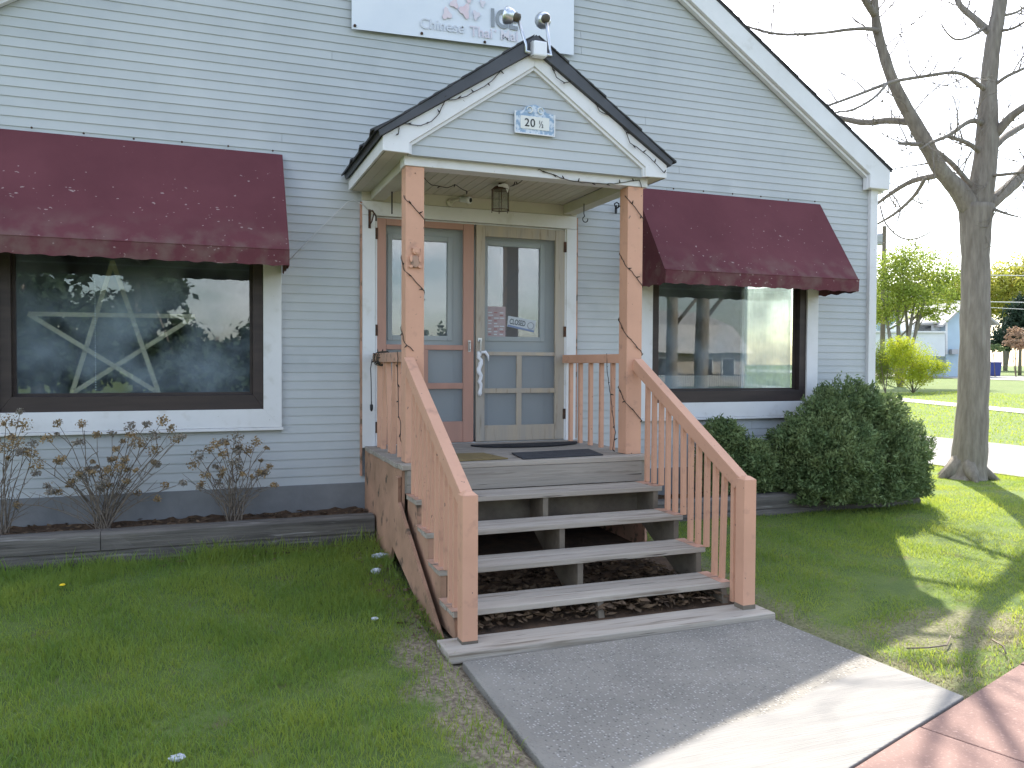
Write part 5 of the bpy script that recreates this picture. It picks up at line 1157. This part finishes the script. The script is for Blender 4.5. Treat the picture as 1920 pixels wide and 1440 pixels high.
# utility pole and overhead wires
pd_ = 52.0; pb_ = gp(1654, pd_); pole = thing('utility_pole', tuple(pb_), 'dark utility pole with a grey transformer beside the building corner', 'pole')
pt_ = at(1657, 425, d=pd_); MB().tube([pb_, np.array([pb_[0], pb_[1], pt_[2]])], [.16, .12], 8).build('mast', M_stem, pole)
q = at(1650, 448, d=pd_); MB().lathe((q[0], q[1], q[2] - .4), [(.1, 0), (.26, .06), (.27, .6), (.2, .7), (.08, .78)], 12).build('transformer', M_fgrey, pole)
for k, (L, lab) in enumerate([([(1656, 498), (1730, 510), (1800, 515), (1925, 517)], 'upper overhead wire crossing behind the maple trunk'), ([(1656, 545), (1730, 558), (1800, 565), (1925, 567)], 'lower bright overhead wire crossing in front of the houses'), ([(1656, 480), (1760, 497), (1925, 499)], 'highest thin overhead wire above the yellow trees'), ([(1656, 556), (1800, 574), (1925, 580)], 'lowest thin overhead wire near the house roof')]):
    cable('overhead_wire', [tuple(at(u, v, d=pd_ - .2)) for u, v in L], .028 if k in (0, 1) else .018, M_wire, lab, 'wire', 'overhead wires', 5)

# ------------------------------------------------------------------ across the street (seen in the window glass)
def mir(u, v, d):      # a place whose mirror image in the front glass appears at photograph point u, v
    p = at(u, v, d=d); return np.array([p[0], .17 - p[1], p[2]])
bp_ = mir(1300, 735, 60); bx, by = bp_[0], bp_[1]
bk = thing('street_house', (bx, by, 0), 'pale brick house with a big shingled roof across the street', 'house')
x0_, x1_ = mir(1160, 700, 60)[0], mir(1395, 700, 60)[0] + 1.0
MB().box(x0_, x1_, by - 8, by, 0, 2.45).build('wall', M_brick, bk)
MB().hexa([(x0_ - .5, by - 9, 2.45), (x1_ + .5, by - 9, 2.45), (x1_ + .5, by + .5, 2.45), (x0_ - .5, by + .5, 2.45), (x0_ + .2, by - 6, 4.6), (x1_ - .3, by - 6, 4.6), (x1_ - .3, by - 1.2, 4.6), (x0_ + .2, by - 1.2, 4.6)]).build('roof', M_fpale, bk)
MB().hexa([(x0_ + .2, by - 6, 4.6), (x1_ - .3, by - 6, 4.6), (x1_ - .3, by - 1.2, 4.6), (x0_ + .2, by - 1.2, 4.6), (x0_ + 1, by - 4, 5.7), (x1_ - 2.2, by - 4, 5.7), (x1_ - 2.2, by - 3, 5.7), (x0_ + 1, by - 3, 5.7)]).build('upper_roof', M_froof, bk)
for u in (1228, 1330, 1382):
    q = mir(u, 700, 60)[0]; w_ = MB().box(q - .55, q + .55, by, by + .06, .75, 2.1).build('window', M_white, bk); MB().box(q - .45, q + .45, by + .06, by + .08, .85, 2.0).build('pane', M_fdark, w_)
fc = thing('iron_fence', (bx, by + 9, 0), 'black iron picket fence in front of the brick house', 'fence')
fx0, fx1 = x0_ - 14, x1_ + 2; m = MB(); m.box(fx0, fx1, by + 8.98, by + 9.02, .95, 1.0).box(fx0, fx1, by + 8.98, by + 9.02, .15, .2); m.build('rails', M_black, fc)
pk = MB()
for k in range(int((fx1 - fx0) / .16)): pk.box(fx0 + k * .16, fx0 + k * .16 + .022, by + 8.985, by + 9.015, 0, 1.1)
o = pk.build('pickets', M_black, fc); o['kind'] = 'stuff'
for i, (u, d, w, lab) in enumerate(((1258, 32, 22, 'dark trunk of a street tree opposite the right window'), (1314, 27, 26, 'broad trunk of a street tree opposite the porch'))):
    q = mir(u, 735, d); sc = d / FPX; t = thing('street_tree', (q[0], q[1], 0), lab, 'tree', 'trees across the street'); m = MB()
    m.tube([(q[0], q[1], -.1), (q[0], q[1], 1), (q[0] + .05, q[1], 4), (q[0], q[1], 8)], [w * sc * .6, w * sc * .5, w * sc * .45, w * sc * .2], 10)
    for k in range(7):
        a = k * 2.4; m.tube([(q[0], q[1], 3 + k * .7), (q[0] + math.cos(a) * 1.3, q[1] + math.sin(a) * 1.3, 4.4 + k * .8), (q[0] + math.cos(a) * 2.6, q[1] + math.sin(a) * 2.6, 6.5 + k * .8)], [.09, .06, .02], 6)
    m.build('trunk', M_bark, t, smooth=True)
rt = random.Random(9)
TL = ['dense dark tree across the street, first from the left', 'dense dark tree across the street, second from the left', 'dense dark tree across the street, third from the left', 'dense dark tree across the street, fourth from the left', 'dense dark tree across the street, fifth from the left', 'dense dark tree across the street, sixth from the left', 'dense dark tree across the street, last before the brick house']
for k in range(7):
    x = -19 + k * 4.0 + rt.uniform(-.7, .7); y = -30 - rt.uniform(0, 8) - (2 if k > 4 else 0); h = rt.uniform(6.5, 9.5) * (.42 if k > 4 else 1)
    if k == 6: x, y = 14.5, -46
    L = []
    for j in range(9): L.append(((x + rt.uniform(-1.8, 1.8), y + rt.uniform(-1.5, 1.5), h * (.18 + .085 * j)), (2.4 - .17 * j, 2.2 - .15 * j, 1.3)))
    leafy('dark_tree', (x, y, -.05), L, 6500, .34, M_ever, TL[k], 'tree', 80 + k, [((x, y, h * .9), .25)], 'trees across the street', shell=.55)

# ------------------------------------------------------------------ grass, litter, dead leaves
def in_walk(x, y):
    return (x > 1.30 - .02) & (x < 3.53) & (y < -2.98)
def blades(name, n, xr, yr, h, w, seed, label, m, dens=None, extra=None, lean=.55):
    r = np.random.default_rng(seed); x = r.uniform(*xr, n); y = r.uniform(*yr, n)
    ok = ~in_walk(x, y) & (s_of(x, y) < -.015) & ~((x > 1.33) & (x < 3.48) & (y > -3.02)) & (y < np.where(x > 7.32, 60, -.56)) & ~((x > 10.3) & (x < 14.3))
    if dens is not None: ok &= r.uniform(0, 1, n) < dens(x, y)
    if extra is not None: ok &= extra(x, y)
    x, y = x[ok], y[ok]; k = len(x); z = ground_z(x, y) - .012
    cl = .5 + .5 * np.sin(x * 5.3 + 2 * np.sin(y * 3.1)) * np.cos(y * 4.7 + 1.3 * np.sin(x * 2.7))
    H = h * r.uniform(.45, 1.25, k) * (.6 + .75 * cl); a = r.uniform(0, 2 * np.pi, k); ln = H * r.uniform(.1, lean * 1.6, k); b = r.uniform(0, 2 * np.pi, k)
    p = np.stack([x, y, z], 1); side = np.stack([np.cos(a), np.sin(a), 0 * a], 1) * (w * r.uniform(.6, 1.3, k))[:, None]
    ld_ = np.stack([np.cos(b), np.sin(b), 0 * b], 1) * ln[:, None]
    mid = p + ld_ * .35 + np.array([0, 0, 1]) * (H * .6)[:, None]; tip = p + ld_ + np.array([0, 0, 1]) * H[:, None]
    V = np.empty((k, 3, 3, 3), np.float32); A, B_, Cc, Dd = p - side, p + side, mid + side * .75, mid - side * .75
    V[:, 0] = np.stack([A, B_, Cc], 1); V[:, 1] = np.stack([A, Cc, Dd], 1); V[:, 2] = np.stack([Dd, Cc, tip], 1)
    o = tris_obj(name, V.reshape(-1, 3, 3), m, None, (0, 0, 0), 3); tag(o, label, 'grass', kind='stuff'); return o
def dens_near(x, y):
    d = np.clip((1.27 - x) / .42, 0, 1); strip_ = np.where(y < -2.7, .10 + .9 * d, 1.0); patch = .75 + .25 * np.sin(x * 3.1 + y * 2.3) * np.sin(y * 4.1 - x)
    return strip_ * patch
blades('lawn_grass', 190000, (-3.2, 1.33), (-5.6, -.56), .062, .0026, 101, 'long green grass of the lawn left of the walkway', M_grass, dens_near)
def dens_r(x, y):
    e = ((x - 4.35) / .55) ** 2 + ((y + 3.55) / .30) ** 2; bare = np.where(e < .7, .25, 1.0); f = np.clip((x - 3.5) / .35, .2, 1); g_ = np.clip(-s_of(x, y) / .5, .25, 1)
    return bare * f * g_ * .95
blades('lawn_grass', 260000, (3.48, 10.3), (-4.6, 2.6), .038, .0026, 102, 'short green grass of the lawn right of the walkway', M_grass, dens_r)
blades('far_grass', 60000, (14.3, 34), (-4, 22), .06, .010, 103, 'sunlit grass of the lawn beyond the gravel drive', M_grass)
blades('tall_grass', 9000, (-3.2, 1.33), (-1.0, -.56), .13, .003, 104, 'taller grass tufts along the foot of the left timber wall', M_grass, lambda x, y: np.clip(.5 + .8 * np.sin(x * 4.3) * np.sin(x * 1.7 + 1), .05, 1) * np.clip((y + 1.0) / .35, .1, 1))
def dry_edge(x, y): return ((x > .80) & (x < 1.3) & (y < -2.6)) | (((x - 4.35) / .7) ** 2 + ((y + 3.5) / .42) ** 2 < 1) | ((x > 3.5) & (s_of(x, y) > -.45)) | ((x > 3.5) & (x < 3.8) & (y < -3.0))
blades('dry_grass', 60000, (.75, 5.6), (-5.6, -2.4), .020, .0024, 105, 'pale dry thatch along the walkway edges', M_grassf, None, dry_edge, 1.6)
# fallen leaves
def leaf_litter(name, n, fn, seed, label, size=.05):
    r = np.random.default_rng(seed); P = fn(r, n); D = np.tile([0, 0, 0.0], (len(P), 1)); q = leaves(P, size, seed, 1.3, None, 1.0)
    c = P[:, None, :]; q = c + (q - c) * np.array([1, 1, .45]); q[:, :, 2] = np.maximum(q[:, :, 2], P[:, None, 2] - .006)
    o = tris_obj(name, q, M_dleaf, None, (0, 0, 0), 4); tag(o, label, 'leaves', kind='stuff')
def f1(r, n): x = r.uniform(1.43, 3.27, n); y = -2.70 + r.uniform(0, 1, n) ** 1.4 * 1.2; return np.stack([x, y, np.maximum(.006, ground_z(x, y) + .02) + r.uniform(0.01, .08, n) * (y < -2.2) + .01], 1)
leaf_litter('dead_leaves', 1500, f1, 201, 'brown dead leaves drifted under the open steps', .065)
def f2(r, n):
    x = np.concatenate([r.uniform(-.3, 1.33, n // 2), r.uniform(.85, 1.33, n - n // 2)]); y = np.concatenate([-.60 - np.abs(r.normal(0, .09, n // 2)), r.uniform(-2.8, -.7, n - n // 2)])
    k = r.uniform(size=n) < np.where(y < -.9, np.clip((x - .85) / .45, 0, 1) ** 2, 1); x, y = x[k], y[k]; return np.stack([x, y, ground_z(x, y) + r.uniform(.0, .03, len(x))], 1)
leaf_litter('fallen_leaves', 420, f2, 202, 'scattered brown leaves along the skirt and the timber wall', .05)
def f3(r, n): x = r.uniform(-3, 7.1, n); x = x[(x < 1.3) | (x > 3.6)]; y = r.uniform(-.40, -.04, len(x)); return np.stack([x, y, .335 - .06 * (x > 3) + r.uniform(0, .02, len(x))], 1)
leaf_litter('bed_leaves', 700, f3, 203, 'dead leaves lying on the planting beds', .045)
bsl = MB(); YS = np.linspace(-2.74, -.02, 14); bsl.add([(x, y, max(.006, float(ground_z(x, y)) + .02)) for y in YS for x in (1.40, 3.40)], [(2 * i, 2 * i + 1, 2 * i + 3, 2 * i + 2) for i in range(13)]); bsl.build('bare_soil', M_soil); tag(bpy.data.objects['bare_soil'], kind='structure')
# crumpled paper litter
def crumple(name, u, v, s_, seed, label):
    p = on_ground(u, v); r = np.random.default_rng(seed); bm = bmesh.new(); bmesh.ops.create_icosphere(bm, subdivisions=3, radius=1)
    for q in bm.verts:
        c = np.array(q.co); k = 1 + .28 * math.sin(c[0] * 7 + seed) * math.sin(c[1] * 6 + 1) + .15 * r.uniform(-1, 1); q.co = Vector((c[0] * s_[0] * k, c[1] * s_[1] * k, c[2] * s_[2] * k + s_[2] * .8))
    me = bpy.data.meshes.new(name); bm.to_mesh(me); bm.free(); me.materials.append(M_litter); o = bpy.data.objects.new(name, me); reg(o, tuple(p + np.array([0, 0, .02])), None); tag(o, label, 'litter', 'paper litter on the lawn')
crumple('crumpled_paper', 712, 1050, (.055, .035, .018), 1, 'largest crumpled white wrapper beside the steps')
crumple('crumpled_paper', 705, 1080, (.032, .03, .02), 2, 'round crumpled white paper just in front of the wrapper')
crumple('crumpled_paper', 703, 1168, (.02, .015, .009), 4, 'tiny white scrap in the grass left of the newel')
crumple('crumpled_paper', 333, 1434, (.03, .022, .012), 3, 'white scrap at the bottom edge of the left lawn')
dn = on_ground(114, 1122); dt = thing('dandelion', tuple(dn), 'single yellow dandelion in the left lawn', 'flower')
MB().tube([dn, dn + np.array([.01, 0, .08])], .002, 5).build('stalk', M_fors2, dt); MB().lathe(dn + np.array([.01, 0, .08]), [(.004, 0), (.018, .006), (.015, .012), (.004, .014)], 10).build('bloom', mat('dandelion_yellow', lin(.75, .52, .02), rough=.8), dt)
for k, (L, lab) in enumerate([([(1700, 1222), (1740, 1224), (1775, 1216), (1782, 1202)], 'thin twig lying on the bare patch of the right lawn'), ([(1860, 1205), (1882, 1222), (1886, 1232)], 'small curved twig near the red pavement')]):
    cable('fallen_twig', [tuple(on_ground(u, v) + np.array([0, 0, .02 + .01 * (i % 2)])) for i, (u, v) in enumerate(L)], .005, M_stem, lab, 'twig', 'twigs on the right lawn', 5)
